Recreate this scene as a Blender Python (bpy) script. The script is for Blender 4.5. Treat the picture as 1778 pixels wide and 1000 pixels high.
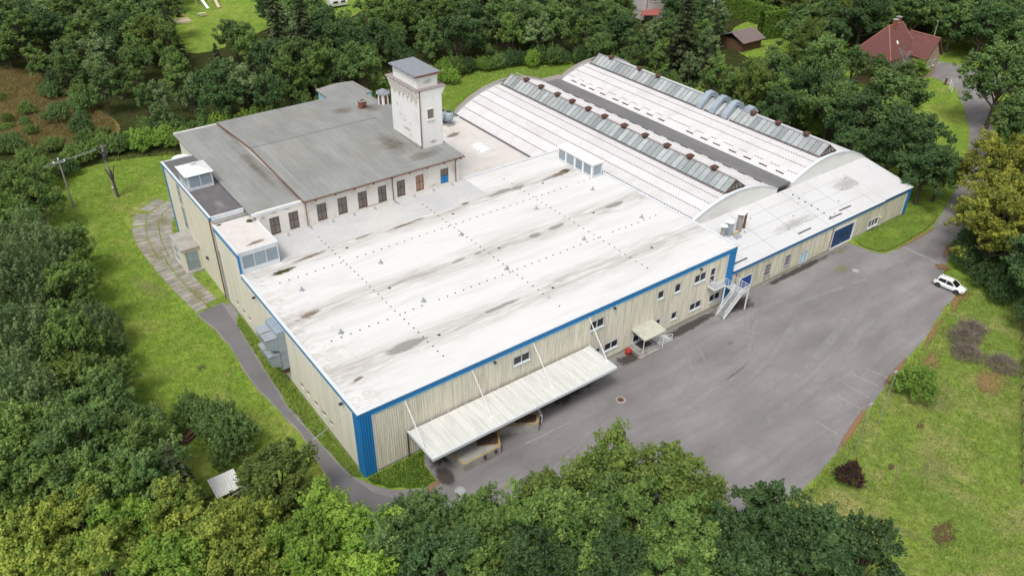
import bpy, bmesh, math, random
import numpy as np
from mathutils import Vector, Matrix

for o in list(bpy.data.objects):
    bpy.data.objects.remove(o, do_unlink=True)
scene = bpy.context.scene
C = scene.collection

# ---------------------------------------------------------------- camera
CAM = Vector((-23.661, -56.925, 64.431))
YAW, PITCH, ROLL, FPX = 0.64299, 0.590152, 0.014974, 1400.39
cy, sy, cp, sp = math.cos(YAW), math.sin(YAW), math.cos(PITCH), math.sin(PITCH)
fw = Vector((sy * cp, cy * cp, -sp)); rt = Vector((cy, -sy, 0)); up = rt.cross(fw)
cr, sr = math.cos(ROLL), math.sin(ROLL)
r2 = rt * cr + up * sr; u2 = up * cr - rt * sr
cam = bpy.data.cameras.new('camera')
cam.sensor_width = 36.0; cam.sensor_fit = 'HORIZONTAL'
cam.lens = FPX / 1778.0 * 36.0
cam.clip_start = 0.5; cam.clip_end = 2000
co = bpy.data.objects.new('camera', cam); C.objects.link(co)
co.matrix_world = Matrix(((r2.x, u2.x, -fw.x, CAM.x), (r2.y, u2.y, -fw.y, CAM.y), (r2.z, u2.z, -fw.z, CAM.z), (0, 0, 0, 1)))
scene.camera = co

# ---------------------------------------------------------------- light: bright overcast day
SUN_EL, SUN_AZ = math.radians(60), math.radians(236)      # azimuth clockwise from +Y
world = bpy.data.worlds.new('World'); scene.world = world; world.use_nodes = True
nt = world.node_tree
bg = nt.nodes['Background']
sky = nt.nodes.new('ShaderNodeTexSky'); sky.sky_type = 'NISHITA'; sky.sun_disc = False
sky.sun_elevation = SUN_EL; sky.sun_rotation = SUN_AZ
sky.air_density = 1.0; sky.dust_density = 4.0; sky.ozone_density = 1.0
hs = nt.nodes.new('ShaderNodeHueSaturation'); hs.inputs['Saturation'].default_value = 0.22
nt.links.new(sky.outputs[0], hs.inputs['Color']); nt.links.new(hs.outputs[0], bg.inputs['Color'])
bg.inputs['Strength'].default_value = 0.14
sun = bpy.data.lights.new('sun', 'SUN'); sun.energy = 1.5; sun.angle = math.radians(15); sun.color = (1.0, 0.96, 0.9)
so = bpy.data.objects.new('sun', sun); C.objects.link(so)
so.rotation_euler = (math.pi / 2 - SUN_EL, 0, -SUN_AZ + math.pi)
so.location = (0, 0, 120)
vs = scene.view_settings
vs.view_transform = 'Standard'; vs.look = 'None'; vs.exposure = 0.30; vs.gamma = 1.0
vs.use_curve_mapping = False

# ---------------------------------------------------------------- materials
M = {}
def new_mat(name):
    m = bpy.data.materials.new(name); m.use_nodes = True
    n = m.node_tree
    b = n.nodes['Principled BSDF']
    M[name] = m
    return m, n, b
def nd(n, t, **kw):
    x = n.nodes.new(t)
    for k, v in kw.items():
        if hasattr(x, k): setattr(x, k, v)
        else: x.inputs[k].default_value = v
    return x
def pos(n, stretch=(1, 1, 1), rot=0.0):
    g = nd(n, 'ShaderNodeNewGeometry')
    mp = nd(n, 'ShaderNodeMapping')
    mp.inputs['Scale'].default_value = stretch; mp.inputs['Rotation'].default_value = (0, 0, rot)
    n.links.new(g.outputs['Position'], mp.inputs['Vector'])
    return mp.outputs[0]
def noise(n, vec, scale, detail=5, rough=0.6, dist=0.0):
    x = nd(n, 'ShaderNodeTexNoise'); x.inputs['Scale'].default_value = scale
    x.inputs['Detail'].default_value = detail; x.inputs['Roughness'].default_value = rough; x.inputs['Distortion'].default_value = dist
    n.links.new(vec, x.inputs['Vector'])
    return x.outputs['Fac']
def ramp(n, fac, lo, hi, a=0.0, b=1.0):
    x = nd(n, 'ShaderNodeMapRange'); x.clamp = True
    x.inputs['From Min'].default_value = lo; x.inputs['From Max'].default_value = hi
    x.inputs['To Min'].default_value = a; x.inputs['To Max'].default_value = b
    n.links.new(fac, x.inputs['Value'])
    return x.outputs[0]
def mixc(n, fac, a, b, mode='MIX'):
    x = nd(n, 'ShaderNodeMix'); x.data_type = 'RGBA'; x.blend_type = mode
    for s, v in ((0, fac), (6, a), (7, b)):
        if hasattr(v, 'is_output'): n.links.new(v, x.inputs[s])
        else: x.inputs[s].default_value = v if s == 0 else (*v, 1)
    return x.outputs[2]
def mth(n, op, a, b=0.5):
    x = nd(n, 'ShaderNodeMath'); x.operation = op
    for i, v in enumerate((a, b)):
        if hasattr(v, 'is_output'): n.links.new(v, x.inputs[i])
        else: x.inputs[i].default_value = v
    return x.outputs[0]
def rnd_val(n, col, lo, hi):
    oi = nd(n, 'ShaderNodeObjectInfo')
    v = ramp(n, oi.outputs['Random'], 0, 1, lo, hi)
    h = nd(n, 'ShaderNodeHueSaturation')
    n.links.new(v, h.inputs['Value']); n.links.new(col, h.inputs['Color'])
    return h.outputs[0]
def bump(n, b, fac, strength, dist=0.05):
    x = nd(n, 'ShaderNodeBump'); x.inputs['Strength'].default_value = strength; x.inputs['Distance'].default_value = dist
    n.links.new(fac, x.inputs['Height']); n.links.new(x.outputs[0], b.inputs['Normal'])
def worn(name, base, dirt, amt=0.6, scale=0.6, stretch=(1, 1, 1), rough=0.7, lo=0.45, hi=0.75, fine=0.12, fscale=6, rnd=0.0, bmp=0.0, metal=0.0, spec=0.3, rot=0.0):
    m, n, b = new_mat(name)
    v = pos(n, stretch, rot)
    f = ramp(n, noise(n, v, scale, 6, 0.65), lo, hi, 0, amt)
    c = mixc(n, f, base, dirt)
    v2 = pos(n)
    f2 = noise(n, v2, fscale, 4, 0.7)
    c = mixc(n, 1.0, c, mixc(n, f2, (1 - fine * 2,) * 3, (1 + fine * 2,) * 3), 'MULTIPLY')
    if rnd: c = rnd_val(n, c, 1 - rnd, 1 + rnd)
    n.links.new(c, b.inputs['Base Color'])
    b.inputs['Roughness'].default_value = rough; b.inputs['Metallic'].default_value = metal
    b.inputs['Specular IOR Level'].default_value = spec
    if bmp: bump(n, b, f2, bmp)
    return m

# cladding and roofs
worn('cladding', (0.68, 0.65, 0.545), (0.30, 0.285, 0.225), 0.75, 1.0, (6, 6, 0.22), 0.55, 0.45, 0.72, 0.1, 5, 0.06)
worn('cladding_side', (0.72, 0.69, 0.585), (0.40, 0.375, 0.30), 0.6, 0.8, (2.5, 2.5, 0.12), 0.55, 0.5, 0.8, 0.05, 4, 0.04)
worn('cladding_wing', (0.64, 0.61, 0.49), (0.24, 0.23, 0.165), 0.8, 0.9, (3.5, 3.5, 0.2), 0.55, 0.42, 0.7, 0.1, 5, 0.06)
worn('beige_smooth', (0.72, 0.68, 0.565), (0.46, 0.42, 0.33), 0.5, 0.5, (1.5, 1.5, 0.2), 0.6, 0.5, 0.85, 0.04, 3)
worn('blue_trim', (0.02, 0.20, 0.48), (0.04, 0.16, 0.30), 0.5, 0.4, (1, 1, 1), 0.45, 0.5, 0.8, 0.08, 6)
worn('light_blue', (0.30, 0.55, 0.74), (0.35, 0.45, 0.52), 0.5, 0.6, (1, 1, 1), 0.5)
worn('white_trim', (0.62, 0.65, 0.68), (0.42, 0.43, 0.42), 0.5, 0.8, (1, 1, 1), 0.5, 0.5, 0.85)
worn('white_paint', (0.78, 0.78, 0.77), (0.45, 0.43, 0.39), 0.4, 1.2, (1, 1, 1), 0.5, 0.55, 0.9)
worn('galvanised', (0.42, 0.45, 0.48), (0.27, 0.29, 0.30), 0.6, 1.2, (1, 1, 1), 0.4, 0.4, 0.8, 0.06, 5, 0.05, metal=0.35)
worn('duct_metal', (0.36, 0.42, 0.48), (0.24, 0.28, 0.32), 0.6, 1.0, (1, 1, 1), 0.4, 0.4, 0.8, 0.05, 5, 0.05, metal=0.3)
worn('rust', (0.115, 0.06, 0.042), (0.06, 0.035, 0.028), 0.8, 2, (1, 1, 1), 0.85, 0.4, 0.7, 0.2, 8)
worn('rust_pipe', (0.20, 0.10, 0.065), (0.10, 0.05, 0.035), 0.8, 2, (1, 1, 1), 0.8, 0.4, 0.7, 0.2, 8)
worn('dark_metal', (0.05, 0.05, 0.055), (0.02, 0.02, 0.02), 0.5, 2, (1, 1, 1), 0.6)
worn('roof_dark', (0.125, 0.118, 0.125), (0.22, 0.20, 0.18), 0.6, 0.5, (1, 0.5, 1), 0.9, 0.55, 0.75, 0.12, 5, bmp=0.2)
worn('concrete', (0.36, 0.35, 0.33), (0.17, 0.16, 0.13), 0.7, 0.7, (1, 1, 1), 0.9, 0.4, 0.75, 0.15, 7, 0.1, bmp=0.3)
worn('concrete_slab', (0.31, 0.29, 0.26), (0.16, 0.15, 0.11), 0.9, 0.8, (1, 1, 1), 0.95, 0.4, 0.75, 0.18, 8, 0.16, bmp=0.3)
worn('dock_steel', (0.10, 0.062, 0.045), (0.05, 0.035, 0.03), 0.7, 1.5, (1, 1, 1), 0.8, 0.4, 0.7, 0.15, 6)
worn('yellow_paint', (0.50, 0.31, 0.04), (0.18, 0.13, 0.06), 0.7, 2, (1, 1, 1), 0.7, 0.4, 0.7, 0.1, 6)
worn('wood_brown', (0.15, 0.085, 0.05), (0.07, 0.04, 0.03), 0.7, 2, (1, 1, 1), 0.8, 0.4, 0.7, 0.15, 6, 0.15)
worn('red_plastic', (0.36, 0.03, 0.025), (0.25, 0.04, 0.03), 0.5, 2)
worn('blue_door', (0.01, 0.075, 0.30), (0.015, 0.05, 0.18), 0.5, 1, (1, 1, 1), 0.5)
worn('garage_blue', (0.015, 0.055, 0.17), (0.02, 0.045, 0.11), 0.5, 1, (1, 1, 1), 0.5)
worn('pale_blue_door', (0.40, 0.58, 0.66), (0.32, 0.42, 0.45), 0.5, 1)
worn('plaster', (0.69, 0.665, 0.62), (0.43, 0.36, 0.28), 0.65, 0.7, (1, 1, 0.7), 0.9, 0.53, 0.78, 0.06, 4, bmp=0.15)
worn('tower_plaster', (0.75, 0.745, 0.745), (0.50, 0.44, 0.36), 0.55, 0.8, (1, 1, 0.6), 0.9, 0.55, 0.8, 0.06, 4, bmp=0.15)
worn('brick_red', (0.26, 0.10, 0.06), (0.12, 0.06, 0.05), 0.7, 4, (1, 1, 2), 0.9, 0.4, 0.7, 0.2, 8)
worn('slate_planks', (0.27, 0.29, 0.32), (0.16, 0.17, 0.185), 0.8, 1.5, (0.6, 5, 1), 0.7, 0.35, 0.65, 0.12, 8)
worn('bark', (0.10, 0.08, 0.06), (0.05, 0.04, 0.03), 0.8, 3, (1, 1, 0.3), 0.95)
worn('pole_wood', (0.30, 0.28, 0.26), (0.17, 0.15, 0.13), 0.7, 1.5, (2, 2, 0.3), 0.9)
worn('barrel_sheet', (0.60, 0.585, 0.59), (0.45, 0.425, 0.425), 0.6, 0.35, (0.5, 1, 1), 0.85, 0.45, 0.8, 0.09, 3, 0.05)
worn('barrel_cap', (0.30, 0.262, 0.25), (0.20, 0.17, 0.165), 0.7, 1, (1, 1, 1), 0.85)
worn('gable', (0.72, 0.72, 0.70), (0.52, 0.51, 0.46), 0.6, 0.6, (0.5, 1, 1), 0.8)
worn('valley_felt', (0.15, 0.148, 0.152), (0.23, 0.225, 0.22), 0.6, 0.5, (1, 0.25, 1), 0.95, 0.45, 0.75, 0.12, 4)
worn('wing_membrane', (0.58, 0.58, 0.585), (0.47, 0.46, 0.44), 0.55, 0.16, (0.6, 1, 1), 0.75, 0.48, 0.75, 0.05, 3)
worn('low_membrane', (0.60, 0.57, 0.54), (0.44, 0.40, 0.36), 0.6, 0.3, (1, 1, 1), 0.8, 0.45, 0.75, 0.08, 2.5)
worn('canopy_sheet', (0.68, 0.68, 0.66), (0.36, 0.36, 0.32), 0.55, 0.9, (2.5, 0.25, 1), 0.5, 0.4, 0.8, 0.05, 5, metal=0.1)
worn('canopy_moss', (0.50, 0.50, 0.42), (0.26, 0.28, 0.20), 0.6, 1.2, (1, 1, 1), 0.7)
worn('steel_grate', (0.36, 0.38, 0.40), (0.24, 0.25, 0.26), 0.6, 1.5, (1, 1, 1), 0.55)
worn('white_lines', (0.37, 0.37, 0.36), (0.22, 0.215, 0.21), 0.95, 1.5, (1, 1, 1), 0.85, 0.4, 0.7)
worn('dry_twigs', (0.17, 0.135, 0.115), (0.09, 0.07, 0.06), 0.6, 3, (1, 1, 1), 0.95)
worn('soil', (0.13, 0.075, 0.045), (0.07, 0.045, 0.03), 0.7, 2, (1, 1, 1), 1.0, bmp=0.4)
worn('roof_tile', (0.165, 0.066, 0.06), (0.10, 0.045, 0.042), 0.7, 0.8, (1, 1, 1), 0.8, 0.35, 0.75, 0.18, 5)
worn('tile_ridge', (0.30, 0.135, 0.10), (0.19, 0.09, 0.075), 0.6, 2, (1, 1, 1), 0.8)
worn('house_plaster', (0.36, 0.265, 0.185), (0.28, 0.19, 0.14), 0.7, 0.8, (1, 1, 1), 0.9)
worn('siding', (0.62, 0.60, 0.57), (0.45, 0.43, 0.41), 0.6, 1, (1, 1, 1), 0.7, 0.4, 0.8, 0.05, 4, 0.05)
worn('grey_slate', (0.20, 0.22, 0.25), (0.13, 0.14, 0.16), 0.6, 1, (1, 1, 1), 0.7)
worn('brown_sheet', (0.19, 0.145, 0.135), (0.12, 0.095, 0.09), 0.6, 1, (1, 1, 1), 0.7)
worn('red_sheet', (0.36, 0.11, 0.09), (0.25, 0.10, 0.085), 0.6, 1, (1, 1, 1), 0.7)
worn('grating_light', (0.50, 0.52, 0.52), (0.36, 0.37, 0.37), 0.6, 1.5)
worn('pink_plastic', (0.55, 0.25, 0.24), (0.45, 0.22, 0.2), 0.4, 2)
worn('pale_timber', (0.60, 0.52, 0.38), (0.42, 0.35, 0.25), 0.5, 2)
worn('sand', (0.52, 0.42, 0.28), (0.42, 0.33, 0.22), 0.5, 2)

# main membrane: white with faint strip seams and grey run-off
m, n, b = new_mat('hall_membrane')
v = pos(n, (0.18, 1.0, 1.0))
f = ramp(n, noise(n, v, 0.45, 7, 0.7, 0.6), 0.46, 0.74, 0, 0.7)
c = mixc(n, f, (0.65, 0.645, 0.635), (0.50, 0.485, 0.46))
v3 = pos(n, (0.35, 1.3, 1))
c = mixc(n, ramp(n, noise(n, v3, 1.2, 5, 0.7), 0.58, 0.82, 0, 0.3), c, (0.50, 0.47, 0.42))
g = nd(n, 'ShaderNodeNewGeometry'); sx = nd(n, 'ShaderNodeSeparateXYZ'); n.links.new(g.outputs['Position'], sx.inputs[0])
w = mth(n, 'FRACT', mth(n, 'DIVIDE', sx.outputs['Y'], 1.58))
c = mixc(n, ramp(n, w, 0.04, 0.0, 0, 0.3), c, (0.44, 0.43, 0.41))
for yl in (6.7, 18.3, 30.9):        # dirt settled along the three drain lines
    dl = mth(n, 'ABSOLUTE', mth(n, 'SUBTRACT', sx.outputs['Y'], yl))
    fm = mth(n, 'MULTIPLY', ramp(n, dl, 2.8, 0.2), ramp(n, noise(n, pos(n, (0.16, 1.4, 1)), 0.9, 8, 0.75, 0.8), 0.38, 0.62, 0, 0.95))
    c = mixc(n, fm, c, (0.33, 0.305, 0.275))
el = mth(n, 'MULTIPLY', ramp(n, sx.outputs['X'], 6.5, 0.4), ramp(n, noise(n, pos(n, (0.6, 1, 1)), 0.8, 8, 0.78, 1.2), 0.47, 0.66, 0, 0.85))
c = mixc(n, el, c, (0.36, 0.33, 0.29))
n.links.new(c, b.inputs['Base Color']); b.inputs['Roughness'].default_value = 0.6; b.inputs['Specular IOR Level'].default_value = 0.25

# grey felt roof: strips laid down the slope
m, n, b = new_mat('grey_felt')
v = pos(n, (1, 0.35, 1))
c = mixc(n, ramp(n, noise(n, v, 0.35, 6, 0.65), 0.38, 0.72), (0.225, 0.23, 0.222), (0.30, 0.302, 0.292))
c = mixc(n, ramp(n, noise(n, pos(n), 0.16, 5, 0.6), 0.52, 0.75, 0, 0.5), c, (0.25, 0.225, 0.17))
g = nd(n, 'ShaderNodeNewGeometry'); sx = nd(n, 'ShaderNodeSeparateXYZ'); n.links.new(g.outputs['Position'], sx.inputs[0])
w = mth(n, 'FRACT', mth(n, 'DIVIDE', sx.outputs['X'], 1.05))
c = mixc(n, ramp(n, w, 0.07, 0.0, 0, 0.6), c, (0.11, 0.115, 0.11))
n.links.new(c, b.inputs['Base Color']); b.inputs['Roughness'].default_value = 0.95; b.inputs['Specular IOR Level'].default_value = 0.15
bump(n, b, noise(n, pos(n), 9), 0.2)

# asphalt
def asphalt(name, a, bcol, rot):
    m, n, b = new_mat(name)
    v = pos(n, (0.09, 0.55, 1), rot)
    c = mixc(n, ramp(n, noise(n, v, 0.55, 7, 0.7, 0.4), 0.32, 0.72), a, bcol)
    c = mixc(n, ramp(n, noise(n, pos(n), 0.09, 5, 0.6), 0.35, 0.7, 0, 0.55), c, tuple(x * 0.68 for x in a))
    c = mixc(n, ramp(n, noise(n, pos(n, (1, 1, 1)), 0.5, 6, 0.75, 1.0), 0.60, 0.80, 0, 0.45), c, (0.30, 0.285, 0.27))
    vo = nd(n, 'ShaderNodeTexVoronoi'); vo.feature = 'DISTANCE_TO_EDGE'; vo.inputs['Scale'].default_value = 0.10
    ns = nd(n, 'ShaderNodeTexNoise'); ns.inputs['Scale'].default_value = 0.6; ns.inputs['Detail'].default_value = 5
    gp = pos(n); n.links.new(gp, ns.inputs['Vector'])
    va = nd(n, 'ShaderNodeVectorMath'); va.operation = 'MULTIPLY_ADD'; va.inputs[1].default_value = (3, 3, 3)
    n.links.new(ns.outputs['Color'], va.inputs[0]); n.links.new(gp, va.inputs[2]); n.links.new(va.outputs[0], vo.inputs['Vector'])
    c = mixc(n, ramp(n, vo.outputs['Distance'], 0.008, 0.0, 0, 0.3), c, (0.09, 0.085, 0.085))
    fine = noise(n, pos(n), 14, 3, 0.8)
    c = mixc(n, 1.0, c, mixc(n, fine, (0.7, 0.7, 0.7), (1.3, 1.3, 1.3)), 'MULTIPLY')
    n.links.new(c, b.inputs['Base Color']); b.inputs['Roughness'].default_value = 0.9; b.inputs['Specular IOR Level'].default_value = 0.25
    bump(n, b, fine, 0.15)
asphalt('asphalt', (0.19, 0.179, 0.178), (0.305, 0.29, 0.286), -0.55)
asphalt('asphalt_road', (0.15, 0.145, 0.15), (0.19, 0.18, 0.185), 1.5)

# grass sheets
def grass(name, cols, dry, dryamt):
    m, n, b = new_mat(name)
    p = pos(n)
    c = mixc(n, ramp(n, noise(n, p, 0.10, 6, 0.65, 0.5), 0.36, 0.66), cols[0], cols[1])
    c = mixc(n, ramp(n, noise(n, p, 0.45, 7, 0.75, 0.5), 0.42, 0.66, 0, 0.95), c, cols[2])
    c = mixc(n, ramp(n, noise(n, pos(n, (1, 1, 1), 0.6), 0.13, 7, 0.7, 0.8), 0.50, 0.72, 0, dryamt), c, dry)
    c = mixc(n, ramp(n, noise(n, pos(n, (1, 1, 1), 1.1), 1.3, 6, 0.8, 0.4), 0.50, 0.75, 0, 0.55), c, dry)
    c = mixc(n, 1.0, c, mixc(n, ramp(n, noise(n, p, 1.1, 5, 0.8, 0.6), 0.3, 0.7), (0.62, 0.62, 0.62), (1.3, 1.3, 1.3)), 'MULTIPLY')
    fine = noise(n, p, 5, 6, 0.85)
    c = mixc(n, 1.0, c, mixc(n, ramp(n, fine, 0.25, 0.75), (0.45, 0.45, 0.45), (1.5, 1.5, 1.5)), 'MULTIPLY')
    n.links.new(c, b.inputs['Base Color']); b.inputs['Roughness'].default_value = 1.0; b.inputs['Specular IOR Level'].default_value = 0.05
    bump(n, b, fine, 0.8, 0.2)
grass('grass', ((0.175, 0.285, 0.041), (0.249, 0.360, 0.052), (0.133, 0.221, 0.032)), (0.350, 0.333, 0.103), 0.7)
grass('grass_wild', ((0.178, 0.269, 0.048), (0.259, 0.333, 0.063), (0.124, 0.199, 0.034)), (0.411, 0.344, 0.161), 0.9)
grass('grass_dry', ((0.24, 0.17, 0.07), (0.30, 0.20, 0.085), (0.14, 0.14, 0.04)), (0.10, 0.14, 0.03), 0.7)
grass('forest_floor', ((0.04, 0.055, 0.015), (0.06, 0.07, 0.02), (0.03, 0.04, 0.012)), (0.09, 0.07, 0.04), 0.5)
grass('weeds', ((0.05, 0.11, 0.014), (0.08, 0.15, 0.02), (0.035, 0.075, 0.01)), (0.15, 0.15, 0.04), 0.3)

# glass and panes
def glass(name, col, rough, rnd, dirt):
    m, n, b = new_mat(name)
    c = mixc(n, ramp(n, noise(n, pos(n), 1.1, 5, 0.7), 0.4, 0.75, 0, 0.6), col, dirt)
    c = rnd_val(n, c, 1 - rnd, 1 + rnd)
    n.links.new(c, b.inputs['Base Color']); b.inputs['Roughness'].default_value = rough
    b.inputs['Specular IOR Level'].default_value = 0.5
glass('skylight_glass', (0.29, 0.315, 0.32), 0.2, 0.28, (0.46, 0.48, 0.475))
glass('dark_glass', (0.018, 0.02, 0.024), 0.06, 0.3, (0.035, 0.036, 0.04))
glass('grey_glass', (0.24, 0.30, 0.35), 0.2, 0.10, (0.30, 0.35, 0.39))
glass('old_pane', (0.15, 0.13, 0.125), 0.3, 0.14, (0.20, 0.17, 0.16))
glass('boarded_pane', (0.36, 0.22, 0.16), 0.6, 0.1, (0.30, 0.2, 0.16))
m, n, b = new_mat('car_paint'); b.inputs['Base Color'].default_value = (0.80, 0.81, 0.82, 1); b.inputs['Roughness'].default_value = 0.25; b.inputs['Coat Weight'].default_value = 0.6
m, n, b = new_mat('car_glass'); b.inputs['Base Color'].default_value = (0.01, 0.011, 0.013, 1); b.inputs['Roughness'].default_value = 0.05
m, n, b = new_mat('tyre'); b.inputs['Base Color'].default_value = (0.018, 0.018, 0.02, 1); b.inputs['Roughness'].default_value = 0.8
m, n, b = new_mat('alloy'); b.inputs['Base Color'].default_value = (0.10, 0.10, 0.11, 1); b.inputs['Roughness'].default_value = 0.4; b.inputs['Metallic'].default_value = 0.6
m, n, b = new_mat('tail_lamp'); b.inputs['Base Color'].default_value = (0.35, 0.02, 0.02, 1); b.inputs['Roughness'].default_value = 0.2
m, n, b = new_mat('head_lamp'); b.inputs['Base Color'].default_value = (0.45, 0.48, 0.5, 1); b.inputs['Roughness'].default_value = 0.1
m, n, b = new_mat('cable'); b.inputs['Base Color'].default_value = (0.45, 0.45, 0.45, 1); b.inputs['Roughness'].default_value = 0.6

# stains: soft edged dirt of its own shape, transparent where the noise thins out
def stain_mat(name, col, amt, scale=1.5, stretch=(1, 1, 1), lo=0.35, hi=0.6):
    m, n, b = new_mat(name)
    a = nd(n, 'ShaderNodeAttribute'); a.attribute_name = 'fade'
    ns = noise(n, pos(n, stretch), scale, 7, 0.72, 0.6)
    s = mth(n, 'ADD', ns, mth(n, 'MULTIPLY', mth(n, 'SUBTRACT', a.outputs['Fac'], 0.5), 0.75))
    al = mth(n, 'MULTIPLY', ramp(n, s, lo, hi), amt)
    al = mth(n, 'MULTIPLY', al, ramp(n, a.outputs['Fac'], 0.0, 0.25))
    n.links.new(al, b.inputs['Alpha'])
    c = mixc(n, noise(n, pos(n), 5, 4, 0.7), tuple(x * 0.75 for x in col), tuple(x * 1.25 for x in col))
    n.links.new(c, b.inputs['Base Color']); b.inputs['Roughness'].default_value = 0.9; b.inputs['Specular IOR Level'].default_value = 0.1
stain_mat('stain_grey', (0.40, 0.385, 0.36), 0.42, 0.9, (0.5, 1, 1), 0.4, 0.75)
stain_mat('stain_puddle', (0.31, 0.30, 0.29), 0.75, 0.6, (0.5, 1, 1), 0.42, 0.62)
stain_mat('stain_brown', (0.23, 0.18, 0.13), 0.8, 1.8, (0.6, 1.2, 1), 0.4, 0.7)
stain_mat('stain_moss', (0.065, 0.06, 0.022), 0.95, 1.6)
stain_mat('stain_dark', (0.075, 0.062, 0.055), 0.8, 0.8)
stain_mat('stain_tyre', (0.34, 0.325, 0.32), 0.6, 0.5, (1, 1, 1), 0.3, 0.8)
stain_mat('stain_litter', (0.27, 0.16, 0.085), 0.85, 1.3)
stain_mat('stain_soil', (0.11, 0.065, 0.04), 0.95, 1.6)
stain_mat('stain_felt', (0.15, 0.12, 0.075), 0.5, 0.3, (1, 1, 1), 0.35, 1.0)
stain_mat('stain_plaster', (0.40, 0.33, 0.24), 0.55, 1.6, (1, 1, 0.5), 0.42, 0.9)
stain_mat('stain_path', (0.27, 0.25, 0.12), 0.5, 0.8, (1, 1, 1), 0.4, 0.85)

# foliage
def leaf_mat(name, dark, light, rnd=0.20, tr=0.33):
    m, n, b = new_mat(name)
    a = nd(n, 'ShaderNodeAttribute'); a.attribute_name = 'tint'
    c = mixc(n, a.outputs['Fac'], dark, light)
    c = rnd_val(n, c, 1 - rnd, 1 + rnd)
    n.links.new(c, b.inputs['Base Color']); b.inputs['Roughness'].default_value = 0.55; b.inputs['Specular IOR Level'].default_value = 0.3
    t = nd(n, 'ShaderNodeBsdfTranslucent'); n.links.new(c, t.inputs['Color'])
    mx = nd(n, 'ShaderNodeMixShader'); mx.inputs[0].default_value = tr
    n.links.new(b.outputs[0], mx.inputs[1]); n.links.new(t.outputs[0], mx.inputs[2])
    n.links.new(mx.outputs[0], n.nodes['Material Output'].inputs['Surface'])
leaf_mat('leaf_dark', (0.051, 0.114, 0.033), (0.209, 0.314, 0.088))
leaf_mat('leaf_deep', (0.039, 0.092, 0.032), (0.115, 0.194, 0.059))
leaf_mat('leaf_mid', (0.059, 0.138, 0.032), (0.264, 0.376, 0.088))
leaf_mat('leaf_lime', (0.074, 0.190, 0.024), (0.340, 0.475, 0.070))
leaf_mat('leaf_yellow', (0.055, 0.145, 0.020), (0.460, 0.514, 0.090))
leaf_mat('leaf_gold', (0.060, 0.100, 0.015), (0.42, 0.42, 0.065))
leaf_mat('leaf_olive', (0.070, 0.133, 0.027), (0.227, 0.294, 0.060))
leaf_mat('leaf_willow', (0.071, 0.139, 0.046), (0.315, 0.415, 0.172))
leaf_mat('leaf_spruce', (0.031, 0.055, 0.023), (0.087, 0.102, 0.041))
leaf_mat('leaf_thuja', (0.058, 0.131, 0.017), (0.203, 0.319, 0.043))
leaf_mat('leaf_red', (0.03, 0.015, 0.014), (0.085, 0.04, 0.032))
leaf_mat('leaf_hog', (0.102, 0.203, 0.029), (0.290, 0.450, 0.072))
leaf_mat('blade_green', (0.117, 0.204, 0.031), (0.329, 0.441, 0.086), 0.0)
leaf_mat('blade_dry', (0.16, 0.15, 0.05), (0.33, 0.25, 0.10), 0.0)

worn('grey_membrane', (0.46, 0.465, 0.475), (0.56, 0.55, 0.53), 0.9, 0.25, (0.5, 1, 1), 0.7, 0.40, 0.65, 0.07, 2)
worn('wing_blue', (0.022, 0.125, 0.30), (0.03, 0.10, 0.20), 0.5, 0.4, (1, 1, 1), 0.45, 0.5, 0.8, 0.08, 6)
worn('curb_metal', (0.12, 0.105, 0.10), (0.07, 0.05, 0.045), 0.7, 1.5, (1, 1, 1), 0.8, 0.4, 0.7, 0.15, 6)

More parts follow.
